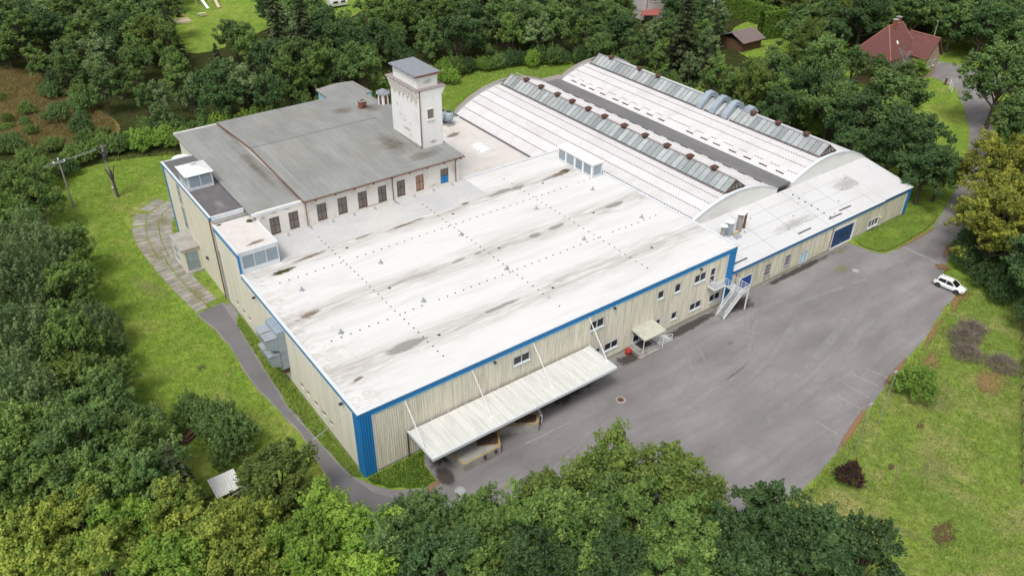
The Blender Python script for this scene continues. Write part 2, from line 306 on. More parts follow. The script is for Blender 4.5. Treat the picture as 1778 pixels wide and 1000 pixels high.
# ---------------------------------------------------------------- mesh helpers
class MB:
    def __init__(s): s.v = []; s.f = []
    def face(s, pts):
        i = len(s.v); s.v += [tuple(p) for p in pts]; s.f.append(tuple(range(i, i + len(pts)))); return s
    def hexa(s, b, t):
        """b, t: 4 bottom and 4 top points, counter-clockwise seen from above"""
        i = len(s.v); s.v += [tuple(p) for p in b] + [tuple(p) for p in t]
        for q in ((3, 2, 1, 0), (4, 5, 6, 7), (0, 1, 5, 4), (1, 2, 6, 5), (2, 3, 7, 6), (3, 0, 4, 7)):
            s.f.append(tuple(i + k for k in q))
        return s
    def box(s, x0, x1, y0, y1, z0, z1):
        return s.hexa(((x0, y0, z0), (x1, y0, z0), (x1, y1, z0), (x0, y1, z0)), ((x0, y0, z1), (x1, y0, z1), (x1, y1, z1), (x0, y1, z1)))
    def prism(s, poly, z0, z1):
        n = len(poly); i = len(s.v)
        s.v += [(x, y, z0) for x, y in poly] + [(x, y, z1) for x, y in poly]
        s.f.append(tuple(i + k for k in range(n - 1, -1, -1))); s.f.append(tuple(i + n + k for k in range(n)))
        for k in range(n):
            j = (k + 1) % n; s.f.append((i + k, i + j, i + n + j, i + n + k))
        return s
    def extrude_y(s, poly, y0, y1):
        """poly in (x, z)"""
        n = len(poly); i = len(s.v)
        s.v += [(x, y0, z) for x, z in poly] + [(x, y1, z) for x, z in poly]
        s.f.append(tuple(i + k for k in range(n))); s.f.append(tuple(i + n + k for k in range(n - 1, -1, -1)))
        for k in range(n):
            j = (k + 1) % n; s.f.append((i + k, i + n + k, i + n + j, i + j))
        return s
    def extrude_x(s, poly, x0, x1):
        """poly in (y, z)"""
        n = len(poly); i = len(s.v)
        s.v += [(x0, y, z) for y, z in poly] + [(x1, y, z) for y, z in poly]
        s.f.append(tuple(i + k for k in range(n - 1, -1, -1))); s.f.append(tuple(i + n + k for k in range(n)))
        for k in range(n):
            j = (k + 1) % n; s.f.append((i + k, i + j, i + n + j, i + n + k))
        return s
    def tube(s, p0, p1, r0, r1=None, n=8):
        r1 = r0 if r1 is None else r1
        p0, p1 = Vector(p0), Vector(p1); d = (p1 - p0)
        if d.length < 1e-6: return s
        d.normalize()
        a = d.orthogonal().normalized(); c = d.cross(a)
        i = len(s.v)
        for p, r in ((p0, r0), (p1, r1)):
            for k in range(n):
                t = 2 * math.pi * k / n
                s.v.append(tuple(p + a * (r * math.cos(t)) + c * (r * math.sin(t))))
        for k in range(n):
            j = (k + 1) % n; s.f.append((i + k, i + j, i + n + j, i + n + k))
        s.f.append(tuple(i + k for k in range(n - 1, -1, -1))); s.f.append(tuple(i + n + k for k in range(n)))
        return s
    def lathe(s, c, prof, n=12):
        """prof: list of (r, z) about vertical axis at c"""
        i = len(s.v)
        for r, z in prof:
            for k in range(n):
                t = 2 * math.pi * k / n; s.v.append((c[0] + r * math.cos(t), c[1] + r * math.sin(t), c[2] + z))
        for a in range(len(prof) - 1):
            for k in range(n):
                j = (k + 1) % n; s.f.append((i + a * n + k, i + a * n + j, i + (a + 1) * n + j, i + (a + 1) * n + k))
        s.f.append(tuple(i + k for k in range(n - 1, -1, -1)))
        s.f.append(tuple(i + (len(prof) - 1) * n + k for k in range(n)))
        return s
    def mesh(s, name, off=(0, 0, 0)):
        me = bpy.data.meshes.new(name)
        me.from_pydata([(v[0] - off[0], v[1] - off[1], v[2] - off[2]) for v in s.v], [], s.f)
        me.update(); return me
    def build(s, name, mat, parent=None, smooth=False):
        off = wloc(parent) if parent else (0, 0, 0)
        me = s.mesh(name, off); me.materials.append(M[mat])
        if smooth:
            for p in me.polygons: p.use_smooth = True
        return link(name, me, parent)
def wloc(o):
    x, y, z = 0, 0, 0
    while o:
        x += o.location[0]; y += o.location[1]; z += o.location[2]; o = o.parent
    return (x, y, z)
def link(name, data, parent=None, loc=None):
    o = bpy.data.objects.new(name, data); C.objects.link(o)
    if parent: o.parent = parent
    if loc: o.location = loc
    return o
def tag(o, label, cat, group=None, kind=None):
    if label: o['label'] = label
    if cat: o['category'] = cat
    if group: o['group'] = group
    if kind: o['kind'] = kind
    return o
def thing(name, loc, label, cat, group=None):
    return tag(link(name, None, None, loc), label, cat, group)
def box(name, mat, parent, *a): return MB().box(*a).build(name, mat, parent)
def copy_tree(root, loc, rotz=0.0, scale=None):
    r = root.copy(); C.objects.link(r); r.location = loc; r.rotation_euler = (0, 0, rotz)
    if scale: r.scale = scale
    for ch in root.children:
        c = ch.copy(); C.objects.link(c); c.parent = r
        for g in ch.children:
            d = g.copy(); C.objects.link(d); d.parent = c
    return r
def inside(poly, x, y):
    x = np.asarray(x, float); y = np.asarray(y, float)
    r = np.zeros(x.shape, bool); n = len(poly); j = n - 1
    for i in range(n):
        xi, yi = poly[i]; xj, yj = poly[j]
        k = ((yi > y) != (yj > y)) & (x < (xj - xi) * (y - yi) / ((yj - yi) if yj != yi else 1e-9) + xi)
        r ^= k; j = i
    return r
def ragged(poly, step, amp, seed, fixed=()):
    rg = random.Random(seed); out = []
    n = len(poly)
    for i in range(n):
        a, b = poly[i], poly[(i + 1) % n]
        L = math.hypot(b[0] - a[0], b[1] - a[1]); k = max(1, int(L / step))
        if i in fixed: k = 1
        nx, ny = -(b[1] - a[1]) / (L + 1e-9), (b[0] - a[0]) / (L + 1e-9)
        for q in range(k):
            t = q / k; d = rg.uniform(-amp, amp) if q else 0
            out.append((a[0] + (b[0] - a[0]) * t + nx * d, a[1] + (b[1] - a[1]) * t + ny * d))
    return out
def smooth_poly(poly, it=2, closed=True):
    for _ in range(it):
        q = []; n = len(poly)
        rng = range(n) if closed else range(n - 1)
        if not closed: q.append(poly[0])
        for i in rng:
            a, b = poly[i], poly[(i + 1) % n]
            q += [(a[0] * .75 + b[0] * .25, a[1] * .75 + b[1] * .25), (a[0] * .25 + b[0] * .75, a[1] * .25 + b[1] * .75)]
        if not closed: q.append(poly[-1])
        poly = q
    return poly
def sheet(name, poly, z, mat, kind='structure', parent=None):
    bm = bmesh.new()
    f = bm.faces.new([bm.verts.new((x, y, z)) for x, y in poly])
    bm.normal_update()
    if f.normal.z < 0: f.normal_flip()
    bmesh.ops.triangulate(bm, faces=[f])
    me = bpy.data.meshes.new(name); bm.to_mesh(me); bm.free(); me.materials.append(M[mat])
    o = link(name, me, parent)
    if kind: o['kind'] = kind
    return o
def fade_mesh(name, verts, faces, fade, mat, parent):
    off = wloc(parent) if parent else (0, 0, 0)
    me = bpy.data.meshes.new(name)
    me.from_pydata([(v[0] - off[0], v[1] - off[1], v[2] - off[2]) for v in verts], [], faces)
    a = me.attributes.new('fade', 'FLOAT', 'POINT'); a.data.foreach_set('value', fade)
    me.materials.append(M[mat])
    return link(name, me, parent)
STZ = [0]
def stain(name, x, y, z, rx, ry, ang, mat, parent, frame=None):
    """soft ellipse lying on a surface; frame = (u, v) axes for walls and slopes"""
    STZ[0] = (STZ[0] + 1) % 6
    ca, sa = math.cos(ang), math.sin(ang); vs_, fa, fd = [(0, 0)], [], [1.0]
    for k in range(1, 5):
        for i in range(20):
            t = 2 * math.pi * i / 20; r = k / 4
            px, py = rx * r * math.cos(t), ry * r * math.sin(t)
            vs_.append((px * ca - py * sa, px * sa + py * ca)); fd.append(1 - r)
    for i in range(20): fa.append((0, 1 + i, 1 + (i + 1) % 20))
    for k in range(3):
        for i in range(20):
            j = (i + 1) % 20; fa.append((1 + k * 20 + i, 1 + (k + 1) * 20 + i, 1 + (k + 1) * 20 + j, 1 + k * 20 + j))
    lift = 0.004 + 0.0025 * STZ[0]
    if frame:
        u, w = Vector(frame[0]), Vector(frame[1]); nn = u.cross(w).normalized() * lift
        P = [tuple(Vector((x, y, z)) + u * a + w * b + nn) for a, b in vs_]
    else: P = [(x + a, y + b, z + lift) for a, b in vs_]
    return fade_mesh(name, P, fa, fd, mat, parent)
def track(name, pts, w, z, mat, parent):
    STZ[0] = (STZ[0] + 1) % 6
    pts = smooth_poly(pts, 3, False); V, F, D = [], [], []
    n = len(pts); z += 0.004 + 0.0025 * STZ[0]
    for i, p in enumerate(pts):
        a, b = pts[max(0, i - 1)], pts[min(n - 1, i + 1)]
        L = math.hypot(b[0] - a[0], b[1] - a[1]) + 1e-9; nx, ny = -(b[1] - a[1]) / L, (b[0] - a[0]) / L
        e = min(1, 3 * i / n, 3 * (n - 1 - i) / n)
        for k, q in ((-1, 0), (-.4, .8), (.4, .8), (1, 0)):
            V.append((p[0] + nx * w * k / 2, p[1] + ny * w * k / 2, z)); D.append(q * e)
    for i in range(n - 1):
        for k in range(3): F.append((i * 4 + k, (i + 1) * 4 + k, (i + 1) * 4 + k + 1, i * 4 + k + 1))
    return fade_mesh(name, V, F, D, mat, parent)

# ribbed sheet panels: profile along the wall, cut round openings
PANEL_CACHE = {}
def rib(t, d): 
    t %= 1.0
    return d * (t / .12 if t < .12 else 1 if t < .5 else (1 - (t - .5) / .12) if t < .62 else 0)
def panels(parent, name, mat, org, axis, out, length, z0, z1, pitch, depth, per, ops=()):
    """org: start point; axis, out: unit vectors (x, y); ops: (a0, a1, zz0, zz1) along the axis"""
    n = int(round(length / (pitch * per))); pw = length / n; pt = pw / per
    for k in range(n):
        a0, a1 = k * pw, (k + 1) * pw
        mine = [(max(0, o[0] - a0), min(pw, o[1] - a0), o[2], o[3]) for o in ops if o[1] > a0 + 1e-4 and o[0] < a1 - 1e-4 and o[3] > z0 and o[2] < z1]
        key = (mat, round(pw, 4), per, depth, z0, z1, axis, out, tuple(mine))
        me = PANEL_CACHE.get(key)
        if me is None:
            br = sorted({round(x, 4) for i in range(per) for x in (i * pt, (i + .12) * pt, (i + .5) * pt, (i + .62) * pt)} | {round(pw - .012, 4)} | {round(v, 4) for o in mine for v in o[:2]})
            br = [x for x in br if x <= pw - .011]
            V, F = [], []
            def P(a, z): 
                q = rib(a / pt, depth); return (axis[0] * a + out[0] * q, axis[1] * a + out[1] * q, z)
            for a, c in zip(br[:-1], br[1:]):
                mid = (a + c) / 2; iv = [(z0, z1)]
                for o in mine:
                    if o[0] - 1e-4 < mid < o[1] + 1e-4:
                        iv = [s for (p, q) in iv for s in ((p, min(q, o[2])), (max(p, o[3]), q)) if s[1] - s[0] > 1e-3]
                for p, q in iv:
                    i = len(V); V += [P(a, p), P(c - 1e-6, p), P(c - 1e-6, q), P(a, q)]; F.append((i, i + 1, i + 2, i + 3))
            me = bpy.data.meshes.new(name); me.from_pydata(V, [], F); me.materials.append(M[mat]); me.update()
            PANEL_CACHE[key] = me
        pl = wloc(parent)
        link(name, me, parent, (org[0] + axis[0] * a0 - pl[0], org[1] + axis[1] * a0 - pl[1], -pl[2]))
def window(parent, axis, out, org, a0, a1, z0, z1, nv=1, nh=0, fmat='white_trim', pmat='dark_glass', fr=0.09, proud=0.10, sill=True, name='window', back=-0.02, sillmat=None, dx=0.0):
    """frame with separate panes; a along axis from org, proud along out"""
    def pt(a, d, z): return (org[0] + axis[0] * a + out[0] * d, org[1] + axis[1] * a + out[1] * d, z)
    def bar(mb, a, c, p, q, d0, d1):
        mb.hexa((pt(a, d0, p), pt(c, d0, p), pt(c, d1, p), pt(a, d1, p)), (pt(a, d0, q), pt(c, d0, q), pt(c, d1, q), pt(a, d1, q)))
    mb = MB(); d0, d1 = back, proud
    bar(mb, a0 - fr, a0, z0 - fr, z1 + fr, d0, d1); bar(mb, a1, a1 + fr, z0 - fr, z1 + fr, d0, d1)
    bar(mb, a0, a1, z0 - fr, z0, d0, d1); bar(mb, a0, a1, z1, z1 + fr, d0, d1)
    t = 0.035
    va = [a0 + (a1 - a0) * (i + 1) / (nv + 1) for i in range(nv)]; hz = [z0 + (z1 - z0) * (i + 1) / (nh + 1) for i in range(nh)]
    for a in va: bar(mb, a - t, a + t, z0, z1, d0, d1 - .02)
    es = [a0] + va + [a1]; zs = [z0] + hz + [z1]
    for i in range(len(es) - 1):
        for z in hz: bar(mb, es[i] + (t if i else 0), es[i + 1] - (t if i < len(es) - 2 else 0), z - t, z + t, d0, d1 - .02)
    o = mb.build(name, fmat, parent)
    for i in range(len(es) - 1):
        for j in range(len(zs) - 1):
            p = MB(); e0 = es[i] + (t if i else 0); e1 = es[i + 1] - (t if i < len(es) - 2 else 0)
            q0 = zs[j] + (t if j else 0); q1 = zs[j + 1] - (t if j < len(zs) - 2 else 0)
            bar(p, e0, e1, q0, q1, back + .005, min(proud - .06, .03))
            p.build('pane', pmat, o)
    if sill:
        s = MB(); bar(s, a0 - fr - .05, a1 + fr + .05, z0 - fr - .16, z0 - fr, back, proud + .10)
        s.build('sill', sillmat or fmat, o)
    return o
XA, YA, FRONT, LEFT = (1, 0), (0, 1), (0, -1), (-1, 0)

# ---------------------------------------------------------------- ground and paving
def plane(name, x0, x1, y0, y1, z, mat):
    o = MB().face(((x0, y0, z), (x1, y0, z), (x1, y1, z), (x0, y1, z))).build(name, mat); o['kind'] = 'structure'; return o
plane('ground', -500, 800, -400, 900, -0.012, 'grass')
YARD = [(0.0, -1.2), (1.5, -3.2), (4.2, -4.9), (5.9, -4.9), (6.0, -2.1), (7.2, -0.05), (57, -0.05), (85.0, -0.05), (85.2, -1.2), (85.5, -2.9), (85.9, -4.6), (86.9, -5.7),
        (89.6, -6.0), (95.2, -5.8), (100.7, -5.6), (107, -3.6), (117.1, -0.4), (130.7, 4.8), (144.8, 11.9), (156.3, 19.3), (168.0, 27.9), (170, 34), (172, 41),
        (180, 44.5), (184, 38), (185, 30), (186, 20), (188, 8), (181, 14), (173, 20.5), (163.7, 17.0), (147.8, 8.6), (133.6, 1.6), (120.5, -4.0), (104, -9.2), (98.4, -10.5), (92.6, -12.6), (88.0, -14.4),
        (84.5, -18.3), (80.1, -19.0), (71.9, -21.2), (63.0, -22.9), (52.3, -25.0), (43.5, -27.2), (35.9, -28.4), (30.6, -28.1), (25.5, -26.5),
        (20.6, -23.4), (14.5, -17.2), (10.0, -12.0), (6.5, -9.3), (2.0, -8.0), (-2.5, -6.5), (-4.1, -3.4), (-3.4, 1.8), (-2.9, 10.4), (-3.9, 19.6), (-4.0, 25.0), (-3.6, 30.3),
        (-4.0, 35.2), (-4.8, 39.8), (-1.0, 40.4), (-0.6, 39.9), (-0.05, 39.6), (-0.05, 36.6), (-1.0, 35.0), (-1.5, 27.4), (-1.8, 21.3), (-2.2, 15.2), (-1.7, 8.4), (-1.4, 3.4), (-1.0, 0.8)]
yard = sheet('asphalt_yard', ragged(YARD, 1.2, 0.14, 3, fixed=(5, 6)), 0.0, 'asphalt')
LANE = [(1.0, -4.3), (3.6, -5.6), (2.0, -7.6), (-2.3, -6.2), (-3.9, -3.4), (-3.2, 1.8), (-2.75, 10.4), (-3.7, 19.6), (-3.8, 25.0), (-3.45, 30.3), (-3.8, 35.2), (-4.6, 39.6), (-1.1, 40.2), (-1.2, 35.0), (-1.7, 27.4), (-2.0, 21.3), (-2.4, 15.2), (-1.9, 8.4), (-1.6, 3.4), (-1.2, 0.8), (-0.4, -2.2)]
sheet('side_road', ragged(LANE, 1.5, 0.06, 4), 0.004, 'asphalt_road')
WOODS = [(-60, 60), (-30, 92), (-14, 96), (0, 97), (13, 91), (27, 86), (40, 82), (60, 100), (84, 97), (100, 90), (106, 70), (106, 40), (103, 15), (112, 10), (130, 22), (143, 44), (160, 56), (190, 52), (230, 60), (300, 20), (700, 200), (300, 800), (-300, 700), (-300, 100)]
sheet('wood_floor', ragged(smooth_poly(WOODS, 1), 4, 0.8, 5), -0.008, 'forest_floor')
sheet('dry_meadow', ragged(smooth_poly([(-40, 112), (-18, 113), (-9, 110), (2, 107), (5, 114), (2, 128), (4, 152), (-8, 166), (-40, 172)], 2), 2, 0.6, 6), -0.004, 'grass_dry')
sheet('back_lawn', ragged(smooth_poly([(28, 150), (40, 150), (60, 165), (76, 152), (110, 190), (130, 260), (40, 280), (20, 190)], 2), 3, 0.5, 7), -0.004, 'grass')
sheet('back_meadow', ragged(smooth_poly([(43, 79), (56, 70), (70, 68.5), (104, 72), (110, 88), (100, 98), (84, 101), (70, 97), (56, 92)], 1), 2, 0.6, 8), -0.004, 'grass')
sheet('garden_lawn', ragged(smooth_poly([(140, 66), (160, 60), (185, 70), (190, 90), (160, 92)], 2), 2, 0.5, 9), -0.004, 'grass')
sheet('roadside_verge', ragged(smooth_poly([(112, 0), (128, 5.5), (144, 13.4), (154, 20.5), (166, 29), (168, 36), (160, 38), (146, 26), (126, 14), (114, 6)], 1), 2, 0.3, 10), -0.004, 'grass')
sheet('right_meadow', ragged(smooth_poly([(90, -14), (84.6, -18.6), (71.9, -21.4), (63.0, -23.1), (52.3, -25.2), (43.5, -27.4), (35.9, -28.6), (30, -29), (34, -48), (60, -50), (90, -30)], 1), 2, 0.2, 11), -0.004, 'grass_wild')
sheet('corner_weeds', ragged([(0.05, -0.3), (6.9, -0.3), (5.9, -2.0), (5.7, -4.7), (4.2, -4.8), (1.6, -3.0), (0.3, -1.3)], 0.5, 0.12, 12), 0.014, 'weeds')
sheet('side_verge', ragged([(-0.1, 0.2), (-0.1, 36.4), (-0.9, 34.8), (-1.4, 27.4), (-1.7, 21.3), (-2.05, 15.2), (-1.55, 8.4), (-1.25, 3.4), (-0.8, 0.8)], 0.8, 0.1, 13), 0.010, 'grass_wild')

# wedge of lawn beside the wing, with its kerb
WEDGE = smooth_poly([(86.6, -0.2), (85.9, -2.0), (86.1, -3.8), (87.3, -5.3), (90, -5.6), (95.2, -5.4), (100.7, -5.2), (107, -3.2), (106, -0.2)], 1)
k = MB()
for a, b in zip(WEDGE[1:-1], WEDGE[2:]):
    L = math.hypot(b[0] - a[0], b[1] - a[1]) + 1e-9; nx, ny = -(b[1] - a[1]) / L * .12, (b[0] - a[0]) / L * .12
    k.hexa(((a[0], a[1], 0.0), (b[0], b[1], 0.0), (b[0] + nx, b[1] + ny, 0.0), (a[0] + nx, a[1] + ny, 0.0)), ((a[0], a[1], .12), (b[0], b[1], .12), (b[0] + nx, b[1] + ny, .12), (a[0] + nx, a[1] + ny, .12)))
kb = k.build('kerb', 'soil'); kb['kind'] = 'structure'
sheet('wedge_lawn', WEDGE, 0.09, 'grass')

# concrete slab path: every slab a piece of its own
path = sheet('slab_path', ragged(smooth_poly([(-4.8, 39.6), (-5.4, 47.9), (-6.0, 54.0), (-6.2, 62.2), (-6.0, 68.6), (-5.3, 73.1), (-3.3, 76.1), (-0.5, 77.9), (4, 78.2), (4, 72), (0.5, 66), (-0.6, 62), (-0.6, 40.6)], 1), 0.8, 0.12, 14), 0.0, 'grass_wild')
rg = random.Random(5)
cl = [(-2.9, 40.5), (-3.6, 46.5), (-4.0, 53), (-3.9, 58), (-3.5, 63), (-2.5, 68), (-.6, 72), (2.6, 74.2)]
hw = [1.9, 1.85, 2.0, 2.3, 2.7, 3.1, 3.3, 3.2]
cum = [0]
for a, b in zip(cl[:-1], cl[1:]): cum.append(cum[-1] + math.hypot(b[0] - a[0], b[1] - a[1]))
slab_me = []
for w in range(4):
    me = MB()
    a, b, c, d = [rg.uniform(.43, .47) for _ in range(4)]
    me.hexa(((-a, -b, -.1), (c, -b, -.1), (c, d, -.1), (-a, d, -.1)), ((-a, -b, .0), (c, -b, .0), (c, d, .0), (-a, d, .0)))
    me = me.mesh('slab'); me.materials.append(M['concrete_slab']); slab_me.append(me)
s = 0.4
while s < cum[-1]:
    i = max(j for j in range(len(cum) - 1) if cum[j] <= s); t = (s - cum[i]) / (cum[i + 1] - cum[i])
    x = cl[i][0] + (cl[i + 1][0] - cl[i][0]) * t; y = cl[i][1] + (cl[i + 1][1] - cl[i][1]) * t
    h = hw[i] + (hw[i + 1] - hw[i]) * t; ang = math.atan2(cl[i + 1][1] - cl[i][1], cl[i + 1][0] - cl[i][0])
    nsl = 2 if h < 2.2 else 3
    for q in range(nsl):
        if rg.random() < 0.03: continue
        wq = 2 * h / nsl; off = (q - (nsl - 1) / 2) * wq
        o = link('slab', rg.choice(slab_me), path, (x - math.sin(ang) * off, y + math.cos(ang) * off, rg.uniform(.03, .06)))
        o.rotation_euler = (rg.uniform(-.012, .012), rg.uniform(-.012, .012), ang + rg.uniform(-.03, .03)); o.scale = (1.0, wq, 1)
    s += 1.0

# yard markings and wear
for (a, b) in (((54.9, -20.4), (55.1, -23.9)), ((57.3, -20.2), (57.9, -23.3)), ((59.6, -20.3), (60.3, -23.2)), ((52.2, -21.4), (52.5, -24.4)), ((46.3, -22.6), (46.6, -25.4)), ((16.8, -5.9), (23.2, -6.1)), ((21.5, -1.8), (29.5, -3.2))):
    L = math.hypot(b[0] - a[0], b[1] - a[1]); nx, ny = -(b[1] - a[1]) / L * .05, (b[0] - a[0]) / L * .05
    MB().face(((a[0] - nx, a[1] - ny, .006), (b[0] - nx, b[1] - ny, .006), (b[0] + nx, b[1] + ny, .006), (a[0] + nx, a[1] + ny, .006))).build('painted_line', 'white_lines', yard)
for dx in (0.0, 0.42):
    MB().box(90.8 + dx, 90.92 + dx, -12.2, -6.2, 0.0, 0.03).build('drain_channel', 'white_lines', yard)
for pts, w in ((((57, -4.5), (53, -8), (49, -9.5), (44, -9)), 1.4), (((57, -3), (53.5, -6.5), (50, -8.2), (45, -8.4)), 0.5), (((44, -2.5), (43, -6), (40, -9.5), (35, -11)), 0.7), (((46, -2), (45.5, -6), (42, -10)), 0.4),
               (((62, -2), (56, -6), (46, -12), (34, -13)), 1.2), (((78, -9), (66, -13), (50, -17), (34, -16)), 2.2), (((80, -12), (64, -16), (48, -19.5), (30, -19)), 2.4), (((70, -5), (58, -10), (44, -14), (26, -12)), 1.6), (((88, -9), (76, -8), (64, -6), (58, -6)), 1.0), (((30, -6), (24, -9), (16, -11), (8, -9)), 0.8), (((52, -10), (44, -12), (30, -10), (18, -8.5)), 0.5)):
    track('tyre_mark', pts, w, 0.0, 'stain_tyre', yard)
for x, y, rx, ry, a, mt in ((9, -2, 4, 1.8, .3, 'stain_dark'), (6.9, -4.8, 1.6, 2.2, 0, 'stain_dark'), (26, -2, 7, 2.2, .1, 'stain_dark'), (36.5, -1.5, 3, 1.5, 0, 'stain_dark'), (48, -1.2, 9, 1.2, .02, 'stain_dark'), (57.5, -1.5, 4, 2.5, 0, 'stain_dark'), (72, -.8, 12, .9, 0, 'stain_dark'), 
                          (77.5, -4.6, 3, 2.2, 0, 'stain_path'), (82, -1, 3.6, 1.1, 0, 'stain_path'), (86, -18.5, 3.5, 1.6, .7, 'stain_litter'), (83, -19.2, 4, .8, .35, 'stain_litter'), (74, -21.2, 7, .7, .25, 'stain_litter'), (96, -10.8, 5, .9, .3, 'stain_litter'), (62, -23, 6, .6, .2, 'stain_litter'), (90.5, -13, 1.6, 1.6, 0, 'stain_litter'), (49, -25.8, 8, .6, .25, 'stain_litter'), (96, -5.9, 9, .4, .02, 'stain_litter'),
                          (49.6, -6.9, .7, .5, 0, 'stain_brown'), (5.2, -5.1, 2, .6, .3, 'stain_litter'), (-2.0, 13, .7, 2.2, 0, 'stain_tyre')):
    stain('ground_stain', x, y, 0.008, rx, ry, a, mt, yard)
for i, (x, y) in enumerate(((78.8, -6.0), (30.4, -6.7), (7.1, -7.4))):
    t = thing('manhole_cover', (x, y, 0.0), ('round iron manhole cover with pale concrete ring beside the blue garage door', 'rusty round manhole cover in the asphalt out from the entrance canopy', 'round manhole cover with concrete ring by the trees below the loading dock')[i], 'manhole', 'manhole covers in the yard')
    MB().lathe((x, y, 0.0), ((.62, -.02), (.62, .02), (.4, .02), (.4, -.02)), 20).build('ring', 'concrete', t)
    MB().lathe((x, y, 0.0), ((.39, -.02), (.39, .026), (.02, .026)), 20).build('lid', 'rust' if i == 1 else 'steel_grate', t)

for x, y, rx, ry, mt in ((-3, 44, 2, 4, 'stain_path'), (-4.4, 58, 2, 6, 'stain_path'), (-1, 68, 3, 4, 'stain_path')):
    stain('path_stain', x, y, .075, rx, ry, 0, mt, path)

# ---------------------------------------------------------------- production hall
LX, WY, HZ = 57.0, 38.0, 9.0
hall = thing('production_hall', (0, 0, 0), 'large flat roofed hall with white membrane roof, ribbed beige cladding and blue trim', 'factory hall')
box('wall_core', 'dark_metal', hall, .12, LX - .12, .12, WY - .02, -.05, 8.75)
OPS = [(19.4, 21.6, 6.0, 7.1, 1, 'w'), (30.9, 33.0, 5.95, 7.15, 1, 'w'), (33.6, 35.8, 1.55, 2.6, 1, 'w'), (31.1, 32.8, 1.55, 2.55, 0, 'w'), (42.3, 43.3, 6.0, 7.1, 0, 'w'), (45.4, 46.4, 5.8, 7.0, 0, 'w'),
       (49.1, 51.2, 5.8, 6.95, 1, 'w'), (52.2, 53.1, 4.6, 6.95, 0, 'd'), (49.0, 51.1, 1.4, 2.45, 1, 'w'), (52.9, 54.9, 1.3, 2.35, 1, 'w'), (45.5, 46.4, 1.45, 2.5, 0, 'w'), (42.5, 43.3, 1.5, 2.55, 0, 'w'),
       (38.6, 40.8, 0.62, 2.75, 1, 'e'), (10.2, 13.0, 1.2, 3.5, 0, 'g'), (16.0, 19.2, 1.2, 3.5, 0, 'g')]
F = 0.10
panels(hall, 'cladding_panel', 'cladding', (1.4, 0.0, 0), XA, FRONT, 54.0, 0.3, 8.2, .27, .045, 10, [(o[0] - F - 1.4, o[1] + F - 1.4, o[2] - F, o[3] + F) for o in OPS])
box('plinth', 'concrete', hall, .02, LX - .02, .02, .11, 0.0, .3)
for a0, a1, z0, z1, nv, kind in OPS:
    if kind == 'w': window(hall, XA, FRONT, (0, 0.10), a0, a1, z0, z1, nv, 0, back=0.0, proud=.14, fr=.06)
    elif kind == 'd': window(hall, XA, FRONT, (0, 0.10), a0, a1, z0, z1, 0, 1, name='balcony_door', sill=False, back=0.0, proud=.16)
    elif kind == 'e': window(hall, XA, FRONT, (0, 0.10), a0, a1, z0, z1, 1, 1, name='entrance_door', sill=False, back=0.0, proud=.16)
    else:
        d = box('dock_door', 'dark_metal', hall, a0, a1, 0.03, .115, z0, z1)
        for k in range(1, 4): box('door_rib', 'galvanised', d, a0, a1, .0, .028, z0 + (z1 - z0) * k / 4 - .03, z0 + (z1 - z0) * k / 4 + .03)
# left wall
LOPS = [(y - .42, y + .42, 1.65, 2.45) for y in (7.6, 9.5, 11.5, 13.7, 15.4, 31.6, 33.6, 36.0)]
panels(hall, 'side_panel', 'cladding_side', (0.0, 1.3, 0), YA, LEFT, 38.4, 0.35, 8.3, .32, .02, 6, [(o[0] - F - 1.3, o[1] + F - 1.3, o[2] - F, o[3] + F) for o in LOPS])
for o in LOPS: window(hall, YA, LEFT, (0.10, 0), *o, 0, 0, back=0.0, proud=.13, fmat='cladding_side', pmat='old_pane', sill=False, fr=.05)
box('plinth', 'concrete', hall, .02, .11, .13, 39.6, 0.0, .35)
# corner trims, ribbed blue
for a in (0.0,):
    panels(hall, 'corner_trim', 'blue_trim', (0.0, -0.012, 0), XA, FRONT, 1.4, 0.06, 8.2, .28, .09, 5)
    panels(hall, 'corner_trim', 'blue_trim', (-0.012, 0.0, 0), YA, LEFT, 1.3, 0.06, 8.3, .26, .09, 5)
panels(hall, 'corner_trim', 'blue_trim', (55.45, -0.012, 0), XA, FRONT, 1.5, 0.06, 8.2, .30, .05, 5)
box('corner_strip', 'white_trim', hall, 1.40, 1.50, -.08, .0, .06, 8.2); box('corner_strip', 'white_trim', hall, -.08, 0, 1.30, 1.40, .06, 8.3)
box('corner_strip', 'white_trim', hall, 55.34, 55.44, -.08, .0, .06, 8.2)
box('corner_trim', 'blue_trim', hall, LX - .10, LX + .04, .0, 1.4, 0.05, 8.9)
# fascia and coping
panels(hall, 'fascia', 'blue_trim', (-0.02, -0.06, 0), XA, FRONT, 57.04, 8.22, 8.93, .27, .05, 16)
box('fascia_strip', 'light_blue', hall, 1.5, 55.3, -.10, -.0, 8.13, 8.215)
box('fascia', 'blue_trim', hall, -.10, .02, .06, 31.45, 8.36, 8.78); box('fascia_strip', 'light_blue', hall, -.12, .0, .06, 31.45, 8.79, 8.93)
box('coping', 'white_trim', hall, -.16, LX + .1, -.16, .16, 8.94, 9.04)
box('coping', 'white_trim', hall, -.16, .2, .17, 31.45, 8.94, 9.04)
box('coping', 'white_trim', hall, LX - .26, LX + .1, .37, WY - .2, 8.94, 9.08)
box('coping', 'white_trim', hall, 37.5, LX + .1, WY - .19, WY + .12, 8.94, 9.16)
box('roof_deck', 'hall_membrane', hall, .1, LX - .1, .1, 31.6, 8.76, 8.92); box('roof_deck', 'grey_membrane', hall, .1, 38.0, 31.602, WY - .03, 8.76, 8.915); box('roof_deck', 'hall_membrane', hall, 38.002, LX - .1, 31.602, WY - .03, 8.76, 8.92)
